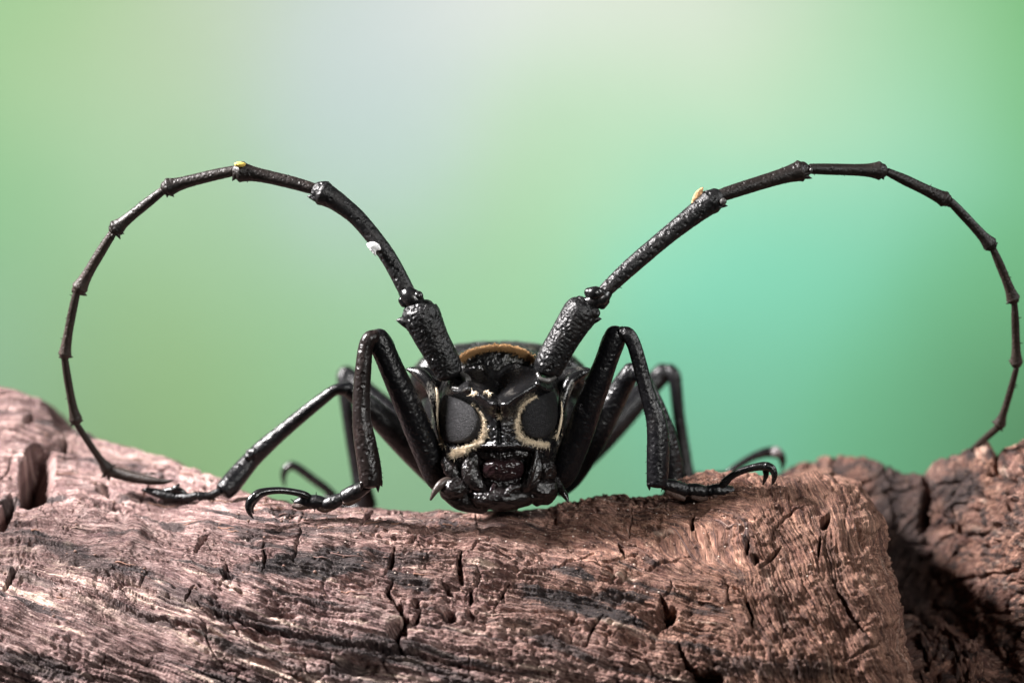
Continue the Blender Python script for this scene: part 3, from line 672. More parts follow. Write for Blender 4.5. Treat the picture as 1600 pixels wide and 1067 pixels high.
# ---------------- antennae
def antenna(scape_rows, extra_scape, ped, segs, side):
    v, f = join([sweep(scape_rows, n=150, m=96, cap=(0.5, 0.45), disp=rug(0.085, 0.011, 3 if side < 0 else 9, 2.2)), *extra_scape])
    a = mesh_obj('antenna', v, f, M_rug, beetle)
    v, f = join([sweep(C(*q), n=24, m=28, cap=(0.9, 0.9)) for q in ped])
    mesh_obj('antenna_joint', v, f, M_shell, a)
    for i, (rows, mat, amp, spurs) in enumerate(segs):
        c = [r_[:3] + [r_[3] * (1.0 if i == 0 else 1.12)] for r_ in C(*rows)]
        parts = [sweep(c, n=90 if i == 0 else 60, m=48 if i == 0 else 28, cap=(0.6, 0.8), disp=rug(0.055 if i == 0 else 0.045, amp, 20 + i + int(side * 5), 1.6))]
        for sp in spurs: parts.append(spur(*sp))
        # fine bristles along the inner edge
        for k_ in range(5):
            t = rng.uniform(0.1, 0.95); j = catmull(c, 20)[int(t * 19)]
            ang = rng.uniform(0, 6.28); dd = np.array([math.cos(ang), -0.3, math.sin(ang)])
            parts.append(cone(j[:3] + dd * j[3] * 0.8, j[:3] + dd * (j[3] + 0.022) + np.array([side * 0.02, 0, 0]), 0.006, m=4, n=3))
        v, f = join(parts); mesh_obj('antenna_segment', v, f, mat, a)
    return a

def seg(a, b, mid, y0, y1, r0, r1, r2, knob=None):
    """one antennal segment: thin base, slightly thicker shaft, knobbed tip"""
    def at(t): # quadratic through mid
        ax = (1 - t) * (1 - 2 * t) * a[0] + 4 * t * (1 - t) * mid[0] + t * (2 * t - 1) * b[0]
        ay = (1 - t) * (1 - 2 * t) * a[1] + 4 * t * (1 - t) * mid[1] + t * (2 * t - 1) * b[1]
        return ax, ay, y0 + (y1 - y0) * t
    if r1 < 12: mid = (mid[0] * .35 + .65 * (a[0] + b[0]) / 2, mid[1] * .35 + .65 * (a[1] + b[1]) / 2)
    rows = []
    for t, r in ((0, r0 * 0.85), (0.08, r0 * .92), (0.3, r1 * 0.92), (0.6, r1 * .95), (0.8, r1 * 1.08), (0.91, r2 * 0.95), (0.965, r2 * 1.08), (1.0, r2 * 0.85)):
        rows.append((*at(t), r))
    return rows
LS = C((702, 584, .10, 20), (697, 570, .10, 23), (688, 553, .08, 24), (676, 531, .06, 25.5), (667, 512, .05, 27.5), (660, 497, .05, 29.5), (655, 486, .06, 28), (653, 480, .06, 23))
left_extra = [cone(P(640, 503, .03), P(619, 500, 0), .13, m=16, n=8), blob(P(664, 482, .0), (.16, .17, .13))]
segsL = [
    (seg((640, 466), (498, 299), (577, 361), .05, .15, 13.5, 13.5, 18), M_rug, 0.006, [(494, 309, .1, -14, -2, 7), (506, 290, .1, 8, -6, 8)]),
    (seg((492, 296), (372, 268), (436, 276), .15, .30, 9, 9.5, 13.5), M_ant, 0.004, [(368, 274, .25, -5, 9, 5), (374, 258, .2, 8, -5, 4)]),
    (seg((367, 267), (260, 294), (312, 276), .30, .45, 8, 8.5, 12), M_ant, 0.004, [(262, 300, .4, -1, 9, 4), (266, 302, .4, 6, 6, 3)]),
    (seg((257, 296), (179, 359), (215, 328), .45, .65, 6.5, 7.5, 11), M_ant, 0.003, [(184, 366, .6, 4, 8, 3.5), (176, 368, .6, 2, 7, 3), (188, 362, .6, 6, 4, 3)]),
    (seg((177, 363), (123, 453), (148, 405), .65, .9, 6.5, 7.5, 10.5), M_antb, 0.003, [(128, 458, .9, 8, 4, 4), (116, 452, .9, -4, 5, 4)]),
    (seg((120, 456), (101, 556), (107, 506), .9, 1.2, 6, 6.5, 8.5), M_antb, 0.002, [(106, 556, 1.2, 8, 2, 4), (96, 556, 1.2, -4, 3, 3.5)]),
    (seg((101, 559), (119, 658), (106, 609), 1.2, 1.6, 5.5, 6, 8.5), M_antb, 0.002, [(122, 656, 1.6, 8, 1, 6), (114, 660, 1.6, -3, 6, 3)]),
    (seg((120, 662), (169, 734), (142, 700), 1.6, 2.1, 4.5, 5, 8.5), M_antb, 0.002, [(172, 730, 2.1, 10, -4, 4), (166, 738, 2.1, -8, 9, 5), (170, 740, 2.1, 0, 12, 4)]),
    ([(168, 735, 2.1, 7), (190, 741, 2.0, 8), (215, 747, 1.9, 7), (240, 751, 1.8, 5.5), (258, 752, 1.75, 3.5), (270, 750, 1.7, 1)], M_antb, 0.002, []),
]
pedL = [[(655, 478, .03, 12), (648, 470, .0, 15), (640, 463, .0, 15), (634, 456, .05, 12)], [(648, 466, -.05, 7), (654, 462, -.08, 8)], [(632, 474, .0, 7), (629, 469, 0, 7)]]
antenna(LS, left_extra, pedL, segsL, -1)
RS = C((857, 578, .10, 21), (860, 567, .10, 23.5), (870, 548, .08, 23.5), (883, 526, .06, 24), (896, 505, .05, 25.5), (906, 490, .05, 27), (913, 480, .06, 24), (916, 476, .06, 19))
right_extra = [cone(P(918, 500, .03), P(940, 498, .0), .11, m=16, n=8), blob(P(903, 480, .0), (.14, .16, .15)), blob(P(926, 489, -.02), (.12, .14, .10))]
segsR = [
    (seg((944, 456), (1119, 309), (1020, 387), .05, .15, 12.5, 14, 18), M_rug, 0.006, [(1120, 320, .1, 17, 2, 7), (1112, 326, .05, 18, -3, 5)]),
    (seg((1125, 306), (1255, 266), (1192, 283), .15, .30, 10, 10.5, 14), M_ant, 0.004, [(1258, 276, .25, 11, 3, 4), (1255, 272, .2, 14, -1, 4)]),
    (seg((1266, 264), (1378, 267), (1322, 265), .30, .45, 8, 8.5, 12), M_ant, 0.004, [(1378, 275, .4, 3, 6, 4)]),
    (seg((1387, 269), (1479, 313), (1432, 289), .45, .6, 6.5, 8, 10.5), M_ant, 0.003, [(1478, 318, .6, 6, 6, 3.5)]),
    (seg((1485, 315), (1549, 384), (1516, 346), .6, .85, 6.5, 7, 10), M_ant, 0.003, [(1545, 388, .8, -6, 3, 4), (1555, 382, .8, 4, -3, 3)]),
    (seg((1551, 388), (1584, 469), (1570, 428), .85, 1.2, 5.5, 6.5, 9), M_antb, 0.002, [(1580, 470, 1.2, -8, 5, 4), (1586, 466, 1.2, 5, 0, 3)]),
    (seg((1585, 474), (1588, 569), (1588, 522), 1.2, 1.7, 5, 6, 8.5), M_antb, 0.002, [(1584, 565, 1.7, -8, -2, 5)]),
    (seg((1588, 575), (1561, 665), (1578, 622), 1.7, 2.4, 4.5, 5, 8), M_antb, 0.002, [(1558, 660, 2.4, -9, -2, 4), (1564, 668, 2.4, 2, 6, 3)]),
    ([(1560, 667, 2.4, 5), (1548, 677, 2.7, 5), (1534, 689, 3.1, 4.5), (1518, 703, 3.6, 3.5), (1508, 712, 3.9, 2)], M_antb, 0.002, []),
]
pedR = [[(917, 476, .03, 12), (926, 472, .0, 13), (938, 466, 0, 14), (946, 458, .05, 11)], [(920, 457, -.06, 8), (930, 458, -.1, 11), (938, 459, -.05, 9)], [(940, 476, .0, 8), (946, 470, 0, 7)]]
antR = antenna(RS, right_extra, pedR, segsR, 1)
v, f = blob(P(1130, 315, -.02), (.055, .05, .055)); mesh_obj('joint_membrane', v, f, M_membrane, antR)
v, f = blob(P(1267, 266, .2), (.03, .05, .04)); mesh_obj('joint_membrane', v, f, M_membrane, antR)

# ---------------- legs
def hooks(*chains):
    return join([sweep(C(*q), n=26, m=14, cap=(0.8, 0.6)) for q in chains])
def leg(femur, tibia, tars, pads, clawseg, claws, spines=(), redt=False, wrinkle=0.0, fseed=0, extra=(), tk=1.25):
    fm = [sweep(C(*femur), n=110, m=64, cap=(0.6, 0.95), disp=rug(0.075, wrinkle, 40 + fseed, 2.0) if wrinkle else None)]
    for e in extra: fm.append(e)
    v, f = join(fm); L = mesh_obj('leg', v, f, M_leg, beetle)
    tp = [sweep(C(*tibia), n=100, m=44, cap=(0.9, 0.35), disp=rug(0.09, 0.004, 60 + fseed, 1.5))]
    for sp in spines: tp.append(spur(*sp))
    cc_ = catmull(C(*tibia), 60)
    for k_ in range(70):
        t_ = rng.uniform(.15, 1) ** .6; j = cc_[int(t_ * 59)]; ang = rng.uniform(0, 6.28); dn = cc_[min(int(t_ * 59) + 1, 59)][:3] - cc_[max(int(t_ * 59) - 1, 0)][:3]; dn = dn / (np.linalg.norm(dn) + 1e-9)
        dd = np.array([math.cos(ang), math.sin(ang) * .8, .3 * math.sin(ang * 2)]); dd -= dn * (dd @ dn)
        tp.append(cone(j[:3] + dd * j[3] * .85, j[:3] + dd * (j[3] + .022) + dn * .035, .0045, m=3, n=2))
    v, f = join(tp); mesh_obj('tibia', v, f, M_legred if redt else M_leg, L)
    for q in tars:
        v, f = sweep([r[:3] + [r[3] * tk] for r in C(*q)], n=26, m=24, cap=(0.7, 0.6), flat=((0, 0, 1), 0.9)); br = [(v, f)]
        c_ = np.array(C(*q))
        for k_ in range(7):
            j = c_[rng.integers(0, len(c_))]; ang = rng.uniform(0, 6.28); dd = np.array([math.cos(ang), -.3, math.sin(ang)]); br.append(cone(j[:3] + dd * j[3] * .7 * tk, j[:3] + dd * (j[3] * tk + .035), .007, m=4, n=3))
        v, f = join(br); mesh_obj('tarsal_segment', v, f, M_leg, L)
    for q in pads:
        v, f = sweep(C(*q), n=16, m=18, cap=(0.8, 0.8)); mesh_obj('tarsal_pad', v, f, M_pad, L)
    if clawseg:
        v, f = sweep(C(*clawseg), n=50, m=20, cap=(0.8, 0.8)); mesh_obj('claw_segment', v, f, M_shell, L)
    for q in claws:
        v, f = sweep(C(*q), n=30, m=16, cap=(0.8, 0.6)); mesh_obj('claw', v, f, M_shell, L)
    return L
# left foreleg
leg([(688, 752, .75, 18), (681, 737, .65, 21), (657, 680, .45, 21.5), (636, 630, .30, 20.5), (620, 594, .20, 19), (606, 562, .15, 18), (597, 541, .12, 18.5), (591, 530, .10, 17)],
    [(585, 527, .02, 12), (577, 530, -.02, 12), (571, 545, -.02, 11.5), (568, 572, -.02, 12.5), (565, 612, 0, 13.5), (565, 655, 0, 14.5), (570, 688, 0, 17), (576, 722, 0, 18), (579, 745, 0, 18), (580, 757, 0, 16.5)],
    [[(572, 760, .15, 8), (556, 768, .2, 11), (541, 776, .25, 11)], [(535, 778, .28, 8), (521, 784, .3, 10), (509, 788, .33, 9)], [(505, 785, .33, 8), (494, 784, .35, 10), (474, 784, .38, 9), (463, 786, .38, 6)]],
    [[(560, 778, .18, 5), (546, 784, .2, 6), (538, 785, .2, 4)], [(522, 791, .28, 5), (508, 795, .3, 6), (498, 794, .3, 4)], [(486, 790, .33, 4), (470, 791, .33, 6), (459, 790, .33, 4)]],
    [(488, 782, .34, 5), (478, 774, .30, 6), (462, 769, .24, 5.5), (440, 766, .16, 5.5), (420, 767, .1, 6), (405, 771, .05, 7.5), (398, 777, .02, 8)],
    [[(400, 774, .02, 7), (392, 781, .0, 6.5), (388, 791, .0, 5.5), (390, 801, .02, 3.5), (396, 810, .08, 1)], [(402, 776, .10, 6), (396, 784, .12, 5.5), (393, 793, .14, 4), (396, 802, .18, 1)]],
    spines=[(566, 755, -.08, -2, 12, 4), (590, 757, -.08, 1, 12, 4), (594, 752, -.02, 3, 8, 4)], redt=True, wrinkle=0.010, fseed=1)
# right foreleg
leg([(876, 748, .75, 18), (884, 731, .65, 21), (904, 680, .45, 21.5), (922, 630, .30, 20.5), (936, 594, .20, 19), (948, 562, .15, 17.5), (957, 537, .12, 18), (962, 525, .10, 17)],
    [(972, 521, .02, 11), (981, 523, -.02, 11.5), (989, 535, -.02, 11), (996, 556, -.02, 11), (1005, 590, 0, 11.5), (1014, 622, 0, 12.5), (1024, 652, 0, 15), (1028, 680, 0, 17), (1028, 715, 0, 17.5), (1027, 745, 0, 16.5), (1026, 757, 0, 15.5)],
    [[(1038, 756, .12, 8), (1052, 760, .15, 10), (1068, 766, .2, 10)], [(1074, 764, .22, 8), (1088, 766, .25, 10), (1100, 769, .26, 9)], [(1106, 766, .28, 7), (1122, 766, .3, 9.5), (1142, 768, .32, 8), (1150, 770, .32, 5)]],
    [[(1042, 768, .08, 4), (1058, 775, .1, 5), (1068, 779, .12, 4)], [(1082, 776, .18, 4), (1095, 779, .2, 5), (1103, 778, .2, 4)], [(1116, 775, .24, 4), (1132, 777, .26, 5), (1142, 776, .28, 4)]],
    [(1126, 764, .26, 5), (1132, 754, .22, 6.5), (1144, 743, .18, 5.5), (1160, 735, .12, 5.5), (1178, 730, .06, 6), (1192, 728, .02, 7), (1200, 729, .0, 7.5)],
    [[(1198, 728, -.05, 7), (1206, 732, -.06, 6.5), (1210, 741, -.06, 5), (1209, 750, -.02, 3.5), (1206, 757, .02, 1)], [(1196, 732, .08, 5.5), (1197, 741, .08, 4.5), (1195, 749, .1, 3), (1192, 757, .14, 1)]],
    spines=[(1014, 757, -.08, 1, 9, 3.5), (1034, 757, -.06, 2, 8, 3)], redt=False, wrinkle=0.007, fseed=2)
# left middle leg
leg([(700, 752, 2.2, 22), (680, 735, 2.2, 24), (640, 697, 2.1, 23), (600, 658, 2.0, 20), (570, 629, 1.9, 16), (552, 614, 1.8, 13), (543, 608, 1.8, 12)],
    [(541, 607, 1.75, 9), (533, 608, 1.7, 9.5), (522, 610, 1.68, 8.5), (500, 626, 1.7, 9.5), (470, 650, 1.75, 10.5), (440, 675, 1.8, 11.5), (412, 699, 1.85, 13.5), (392, 719, 1.9, 14), (373, 741, 1.8, 16), (358, 759, 1.65, 16.5), (350, 768, 1.6, 15)],
    [[(342, 768, 1.55, 8), (328, 774, 1.55, 8.5), (312, 775, 1.55, 9)], [(308, 774, 1.55, 8), (294, 777, 1.60, 9), (282, 776, 1.65, 8)], [(281, 777, 1.65, 8), (266, 776, 1.70, 10), (248, 771, 1.75, 9), (232, 767, 1.80, 6), (222, 765, 1.80, 2.5)]],
    [[(330, 781, 1.53, 4), (316, 784, 1.55, 4)]],
    [(290, 772, 1.65, 4), (280, 766, 1.65, 5.5), (270, 766, 1.70, 6), (258, 768, 1.75, 6)],
    [[(270, 766, 1.65, 5), (276, 761, 1.63, 4), (280, 756, 1.65, 1.5)], [(255, 769, 1.75, 5), (240, 766, 1.75, 4), (228, 763, 1.75, 1.5)]],
    spines=[(396, 707, 1.75, -12, -3, 9), (388, 712, 1.75, -3, -7, 8), (344, 776, 2.0, 2, 10, 4)], fseed=3, tk=.85)
# right middle leg
leg([(870, 756, 2.2, 24), (890, 735, 2.2, 26), (920, 690, 2.1, 25), (950, 640, 2.0, 21), (970, 606, 1.9, 17), (981, 588, 1.8, 15), (986, 580, 1.8, 14)],
    [(990, 578, 1.75, 10), (998, 583, 1.7, 11), (1010, 600, 1.7, 11), (1025, 630, 1.7, 11.5), (1038, 665, 1.75, 13), (1047, 700, 1.8, 15), (1052, 735, 1.85, 16), (1054, 752, 1.85, 15)],
    [[(1062, 752, 1.9, 8), (1076, 756, 1.9, 9), (1090, 757, 1.9, 9)], [(1095, 756, 1.9, 8), (1108, 757, 1.9, 8), (1118, 757, 1.9, 7)]],
    [], None, [], fseed=4)
# left hind leg
leg([(705, 735, 4.6, 26), (680, 712, 4.8, 27), (640, 675, 5.0, 25), (600, 640, 5.2, 21), (566, 608, 5.4, 17), (548, 592, 5.5, 15.5), (541, 586, 5.5, 15)],
    [(538, 590, 5.45, 12), (538, 605, 5.4, 10), (543, 640, 5.4, 10), (552, 690, 5.45, 11.5), (561, 735, 5.5, 13), (568, 770, 5.5, 15), (573, 792, 5.55, 16)],
    [[(566, 796, 5.6, 9), (550, 795, 5.7, 10)], [(546, 792, 5.75, 9), (532, 786, 5.8, 9)], [(531, 786, 5.8, 8), (512, 780, 5.9, 9)]],
    [], [(524, 776, 5.8, 6), (508, 762, 5.8, 7), (490, 749, 5.8, 7), (474, 737, 5.8, 7), (462, 729, 5.8, 7), (453, 727, 5.8, 7)],
    [[(456, 727, 5.8, 6.5), (447, 732, 5.8, 6), (443, 744, 5.8, 4.5), (445, 760, 5.8, 1.5)]], fseed=5)
# right hind leg
leg([(858, 745, 4.6, 27), (890, 722, 4.8, 29), (930, 686, 5.0, 28), (970, 648, 5.2, 24), (1004, 614, 5.4, 19), (1026, 593, 5.5, 16.5), (1036, 583, 5.5, 16)],
    [(1046, 578, 5.45, 10), (1053, 586, 5.4, 10.5), (1056, 604, 5.4, 10), (1060, 645, 5.45, 9.5), (1066, 690, 5.5, 10), (1071, 725, 5.5, 11), (1074, 746, 5.5, 12)],
    [[(1080, 748, 5.5, 8), (1094, 748, 5.5, 9)], [(1098, 748, 5.5, 8), (1112, 747, 5.5, 9)], [(1116, 746, 5.5, 8), (1136, 744, 5.5, 8)]],
    [], [(1132, 743, 5.5, 5), (1144, 734, 5.5, 6), (1160, 723, 5.5, 6), (1178, 713, 5.5, 6.5), (1196, 707, 5.5, 8), (1212, 706, 5.5, 9)],
    [[(1212, 706, 5.5, 9), (1220, 712, 5.5, 7), (1223, 722, 5.5, 5), (1222, 734, 5.5, 1.5)]], fseed=6)

v, f = blob(P(1213, 706, 5.45), (.10, .10, .09)); mesh_obj('claw_pad', v, f, plain('pale_claw_pad', (0.16, 0.145, 0.145), .5), beetle)
# ---------------- trunk of the body
def loft(stations, m=120, sub=90, disp=None):
    """stations: (y, cx, top z, bottom z, half width, height of widest point 0..1, exponent) -> closed shell"""
    A = np.array(stations, float); ys = np.linspace(0, 1, sub)
    L = np.linspace(0, 1, len(A)); c = catmull(np.column_stack([A[:, 0], A[:, 1], A[:, 2], A[:, 3], A[:, 4], A[:, 5], A[:, 6]]), sub)
    th = np.linspace(0, 2 * math.pi, m, endpoint=False)[None, :]
    y, cx, zt, zb, hw, hm, ex = [c[:, i:i + 1] for i in range(7)]
    hw = np.maximum(hw, .01)
    sn, cs = np.sin(th), np.cos(th)
    zm = zb + (zt - zb) * hm
    xx = np.sign(cs) * np.abs(cs) ** (2 / ex) * hw + cx
    zz = np.where(sn > 0, zm + np.abs(sn) ** (2 / ex) * (zt - zm), zm - np.abs(sn) ** (2 / ex) * (zm - zb))
    V = np.stack([xx, y + 0 * th, zz], -1)
    if disp is not None:
        ctr = np.stack([cx + 0 * th, y + 0 * th, zm + 0 * th], -1); N = V - ctr; N /= np.linalg.norm(N, axis=2)[..., None] + 1e-9
        V = V + N * disp(V, th + 0 * y)[..., None]
    V = V.reshape(-1, 3); n = len(V)
    V = np.vstack([V, [V[:m].mean(0)], [V[n - m:n].mean(0)]])
    F = [tuple(q) for q in grid_faces(sub, m, True)]
    F += [((i + 1) % m, i, n) for i in range(m)] + [(n - m + i, n - m + (i + 1) % m, n + 1) for i in range(m)]
    return V, F
cx = -0.21
def zpx(py, y): return (533.5 - py) / 100 * (D + y) / D
def granule(V, th):
    f1, f2, i = worley2(V[..., 0] / 0.085 + 20, (V[..., 1] + V[..., 2]) / 0.085, 301)
    return 0.035 * np.clip(0.6 - f1, 0, 1) * (i > 0.35) + 0.02 * fbm2(V[..., 0] / .2, V[..., 1] / .2 + V[..., 2] / .2, 2, 303)
pro = [(0.55, cx, zpx(556, .5), zpx(765, .5), .80, .55, 2.2), (0.62, cx, zpx(545, .6), zpx(778, .6), .93, .55, 2.2), (0.80, cx, zpx(542, .8), zpx(786, .8), .98, .55, 2.2),
       (1.2, cx, zpx(539, 1.2), zpx(788, 1.2), 1.03, .58, 2.3), (1.7, cx, zpx(538, 1.7), zpx(788, 1.7), 1.08, .6, 2.3), (2.2, cx, zpx(541, 2.2), zpx(782, 2.2), 1.05, .6, 2.3), (2.6, cx, zpx(548, 2.6), zpx(770, 2.6), .98, .6, 2.2)]
V, F = loft(pro, disp=granule); mesh_obj('pronotum', V, F, M_ely, beetle)
abd = [(2.3, cx, zpx(575, 2.3), zpx(772, 2.3), .9, .5, 2.2), (2.8, cx, zpx(565, 2.8), zpx(783, 2.8), 1.3, .55, 2.3), (4, cx, zpx(570, 4), zpx(782, 4), 1.4, .55, 2.3), (6, cx, zpx(590, 6), zpx(780, 6), 1.3, .55, 2.3), (8, cx, zpx(630, 8), zpx(765, 8), .9, .5, 2.2), (9.2, cx, zpx(670, 9.2), zpx(740, 9.2), .3, .5, 2.1)]
V, F = loft(abd, m=80, sub=50); mesh_obj('abdomen', V, F, M_shell, beetle)
for sgn in (-1, 1):
    e = [(2.35, 0, zpx(549, 2.4), zpx(600, 2.4), 1.0, .3, 2.3), (2.6, 0, zpx(537, 2.6), zpx(620, 2.6), 1.36, .36, 2.4), (3.0, 0, zpx(534, 3), zpx(640, 3), 1.46, .4, 2.4), (4, 0, zpx(536, 4), zpx(660, 4), 1.5, .4, 2.4), (6, 0, zpx(556, 6), zpx(670, 6), 1.4, .4, 2.3), (8, 0, zpx(600, 8), zpx(690, 8), 1.0, .4, 2.2), (9.4, 0, zpx(660, 9.4), zpx(720, 9.4), .3, .4, 2.1)]
    V, F = loft(e, m=160, sub=120, disp=granule)
    V[:, 0] = np.where(sgn * V[:, 0] < 0.012, sgn * 0.012, V[:, 0]) + cx
    mesh_obj('elytron', V, F, M_ely, beetle)
# side spines and shiny collar ridges of the prothorax, dusted with pale hair
for sgn, rows in ((-1, [(636, 577, .75, 2), (646, 580, .72, 6), (658, 585, .66, 9), (669, 597, .58, 9), (677, 617, .52, 8), (682, 642, .48, 6), (686, 668, .46, 5), (691, 694, .46, 4)]),
                  (1, [(927, 578, .75, 2), (915, 582, .72, 6), (902, 588, .66, 9), (890, 598, .58, 9), (882, 618, .52, 8), (877, 642, .48, 6), (874, 668, .46, 5), (870, 694, .46, 4)])):
    v, f = join([sweep(C(*rows), n=60, m=24), cone(P(779 + sgn * 92, 600, 1.1), P(779 + sgn * 145, 576, .9), .22, m=24, n=10, bend=(0, 0, .03))])
    mesh_obj('prothorax_spine', v, f, M_dusty, beetle)

# ---------------- head
def smooth_closed(pts, n):
    pts = np.asarray(pts, float); m = len(pts); t = np.linspace(0, m, n, endpoint=False); i = np.floor(t).astype(int); f = (t - i)[:, None]
    p0, p1, p2, p3 = pts[(i - 1) % m], pts[i % m], pts[(i + 1) % m], pts[(i + 2) % m]
    return 0.5 * ((2 * p1) + (-p0 + p2) * f + (2 * p0 - 5 * p1 + 4 * p2 - p3) * f ** 2 + (-p0 + 3 * p1 - 3 * p2 + p3) * f ** 3)
HO = [(779, 547), (745, 551), (716, 564), (697, 588), (687, 620), (684, 655), (688, 690), (690, 718), (694, 748), (712, 776), (742, 792), (780, 796),
      (818, 792), (848, 776), (864, 748), (868, 718), (871, 690), (875, 655), (873, 620), (861, 588), (842, 564), (813, 551)]
LEYE = [(686, 640), (692, 617), (712, 622), (737, 634), (748, 648), (752, 664), (748, 678), (735, 688), (712, 692), (694, 687), (687, 668)]
REYE = [(866, 612), (848, 617), (826, 627), (816, 642), (814, 662), (820, 677), (832, 684), (850, 683), (864, 672), (871, 654), (871, 630)]
def g1(x, s): return np.exp(-(x / s) ** 2)
def seg_d(px, py, a, b):
    a = np.array(a, float); b = np.array(b, float); ab = b - a
    t = np.clip(((px - a[0]) * ab[0] + (py - a[1]) * ab[1]) / (ab @ ab), 0, 1)
    return np.hypot(px - a[0] - t * ab[0], py - a[1] - t * ab[1]), t
def face_y(px, py):
    """depth of the sculpted face at a photo pixel"""
    u = (px - 779) / 97; v = (py - 665) / 128
    rr = np.clip(np.sqrt(np.abs(u) ** 2.3 + np.abs(v) ** 2.3), 0, 1)
    y = -0.22 + 0.95 * (1 - np.sqrt(np.clip(1 - rr ** 2.2, 0, 1)))
    y = y + 0.55 * sstep(625, 548, py)                                   # vertex slopes back to the pronotum
    d = np.zeros_like(px)
    for a, b in (((712, 594), (768, 628)), ((856, 584), (792, 630))):    # antennal tubercles
        q, t = seg_d(px, py, a, b); d += (0.40 - 0.08 * t) * g1(q, 17 - 3 * t)
    q, t = seg_d(px, py, (776, 560), (777, 615)); d -= 0.22 * g1(q, 12)   # valley between them
    q, t = seg_d(px, py, (777, 600), (781, 692)); d -= 0.09 * g1(q, 3.0)  # median groove
    for cx0, cy0 in ((716, 597), (857, 592)):                            # antennal sockets
        r = np.hypot(px - cx0, (py - cy0)); d += 0.09 * g1(r - 16, 4.5) - 0.14 * g1(r, 11)
    for poly, k in ((LEYE, 1), (REYE, 1)):
        cc = np.mean(poly, 0); r = np.hypot((px - cc[0]) / 36, (py - cc[1]) / 40); d -= 0.10 * (1 - sstep(.8, 1.15, r))
    q, t = seg_d(px, py, (781, 640), (781, 690)); d += 0.15 * g1(q, 24)   # frons
    d += 0.07 * g1(py - 697, 4) * g1(px - 781, 40)                        # lower rim of the frons
    d -= 0.22 * sstep(698, 712, py) * g1(px - 783, 52) * (1 - 0.4 * sstep(740, 780, py))
    for bx, by, sx, sy, h in ((708, 712, 16, 12, .10), (858, 712, 13, 12, .10), (735, 705, 10, 7, .07), (832, 702, 10, 8, .08), (716, 742, 18, 12, .08), (850, 740, 15, 14, .08), (742, 560, 16, 9, .05), (820, 560, 18, 9, .06)):
        d += h * np.exp(-((px - bx) / sx) ** 2 - ((py - by) / sy) ** 2)
    for a, b in (((728, 573), (754, 571)), ((754, 571), (766, 590)), ((788, 580), (808, 569)), ((808, 569), (828, 575))):
        q, t = seg_d(px, py, a, b); d += 0.05 * g1(q, 3.5)                # curved carinae
    d += 0.012 * fbm2(px / 9, py / 9, 3, 401) + 0.010 * fbm2(px / 28, py / 20, 2, 403)
    f1, f2, i = worley2(px / 7, py / 7, 405)
    d -= 0.022 * g1(f1, .3) * (i > .5) * (sstep(625, 650, py))
    return y - d
def head():
    NA, NR, NB = 360, 130, 26
    o = smooth_closed(HO, NA); c = np.array([779, 668.])
    r = np.sin(np.linspace(0.004, 1, NR) * math.pi / 2)[:, None]
    px = c[0] + (o[:, 0] - c[0])[None, :] * r; py = c[1] + (o[:, 1] - c[1])[None, :] * r
    y = face_y(px, py)
    fade = np.linspace(0, 1, NR)[:, None]
    s = (D + y) / D
    V = np.stack([(px - 800) / 100 * s, y, (533.5 - py) / 100 * s], -1)
    rim = V[-1]; cc = rim.mean(0)
    back = []
    for k_ in range(1, NB + 1):
        t = k_ / NB; q = rim.copy(); q[:, 1] = rim[:, 1] * (1 - t) + 1.5 * t
        sc = 1 - 0.14 * t ** 1.5; q[:, 0] = cc[0] + (rim[:, 0] - cc[0]) * sc; q[:, 2] = cc[2] + (rim[:, 2] - cc[2]) * sc
        back.append(q)
    V = np.vstack([V.reshape(-1, 3), np.array(back).reshape(-1, 3)])
    return mesh_obj('head', V, grid_faces(NR + NB, NA, True), M_head, beetle)
hd = head()
def eye(poly, tiltc):
    NA, NR = 120, 40
    o = smooth_closed(poly, NA); c = o.mean(0)
    r = np.linspace(0.01, 1.06, NR)[:, None]
    px = c[0] + (o[:, 0] - c[0])[None, :] * np.minimum(r, 1.02); py = c[1] + (o[:, 1] - c[1])[None, :] * np.minimum(r, 1.02)
    # smooth base: the plain dome of the head, without small relief, plus the eye's own bulge
    u = (px - 779) / 97; v = (py - 665) / 128
    rr = np.clip(np.sqrt(np.abs(u) ** 2.3 + np.abs(v) ** 2.3), 0, 0.985)
    y = -0.22 + 0.95 * (1 - np.sqrt(1 - rr ** 2.2))
    y = y - 0.10 * np.sqrt(np.clip(1.04 - r ** 3, 0, 2)) + 0.0 + 0.10 * sstep(0.96, 1.06, r)
    s = (D + y) / D
    V = np.stack([(px - 800) / 100 * s, y, (533.5 - py) / 100 * s], -1).reshape(-1, 3)
    return mesh_obj('eye', V, grid_faces(NR, NA, True), M_eye, hd)
eye(LEYE, -1); eye(REYE, 1)

def hairs(name, samples, mat, parent, r=0.008):
    """samples: (base, tip) pairs -> one mesh of tapered hairs"""
    V = []; F = []
    for b, t in samples:
        b = np.asarray(b, float); t = np.asarray(t, float); d = t - b; a = np.cross(d, [0.3, 0.9, 0.2]); a /= np.linalg.norm(a) + 1e-9; c = np.cross(d, a); c /= np.linalg.norm(c) + 1e-9
        k = len(V)
        for ang in (0, 2.094, 4.189): V.append(b + r * (a * math.cos(ang) + c * math.sin(ang)))
        mid = (b + t) / 2 + d * 0.05 + 0.12 * np.linalg.norm(d) * a
        for ang in (0, 2.094, 4.189): V.append(mid + 0.75 * r * (a * math.cos(ang) + c * math.sin(ang)))
        V.append(t)
        for i in range(3):
            j = (i + 1) % 3; F += [(k + i, k + j, k + 3 + j), (k + i, k + 3 + j, k + 3 + i), (k + 3 + i, k + 3 + j, k + 6)]
    return mesh_obj(name, V, np.array(F), mat, parent)
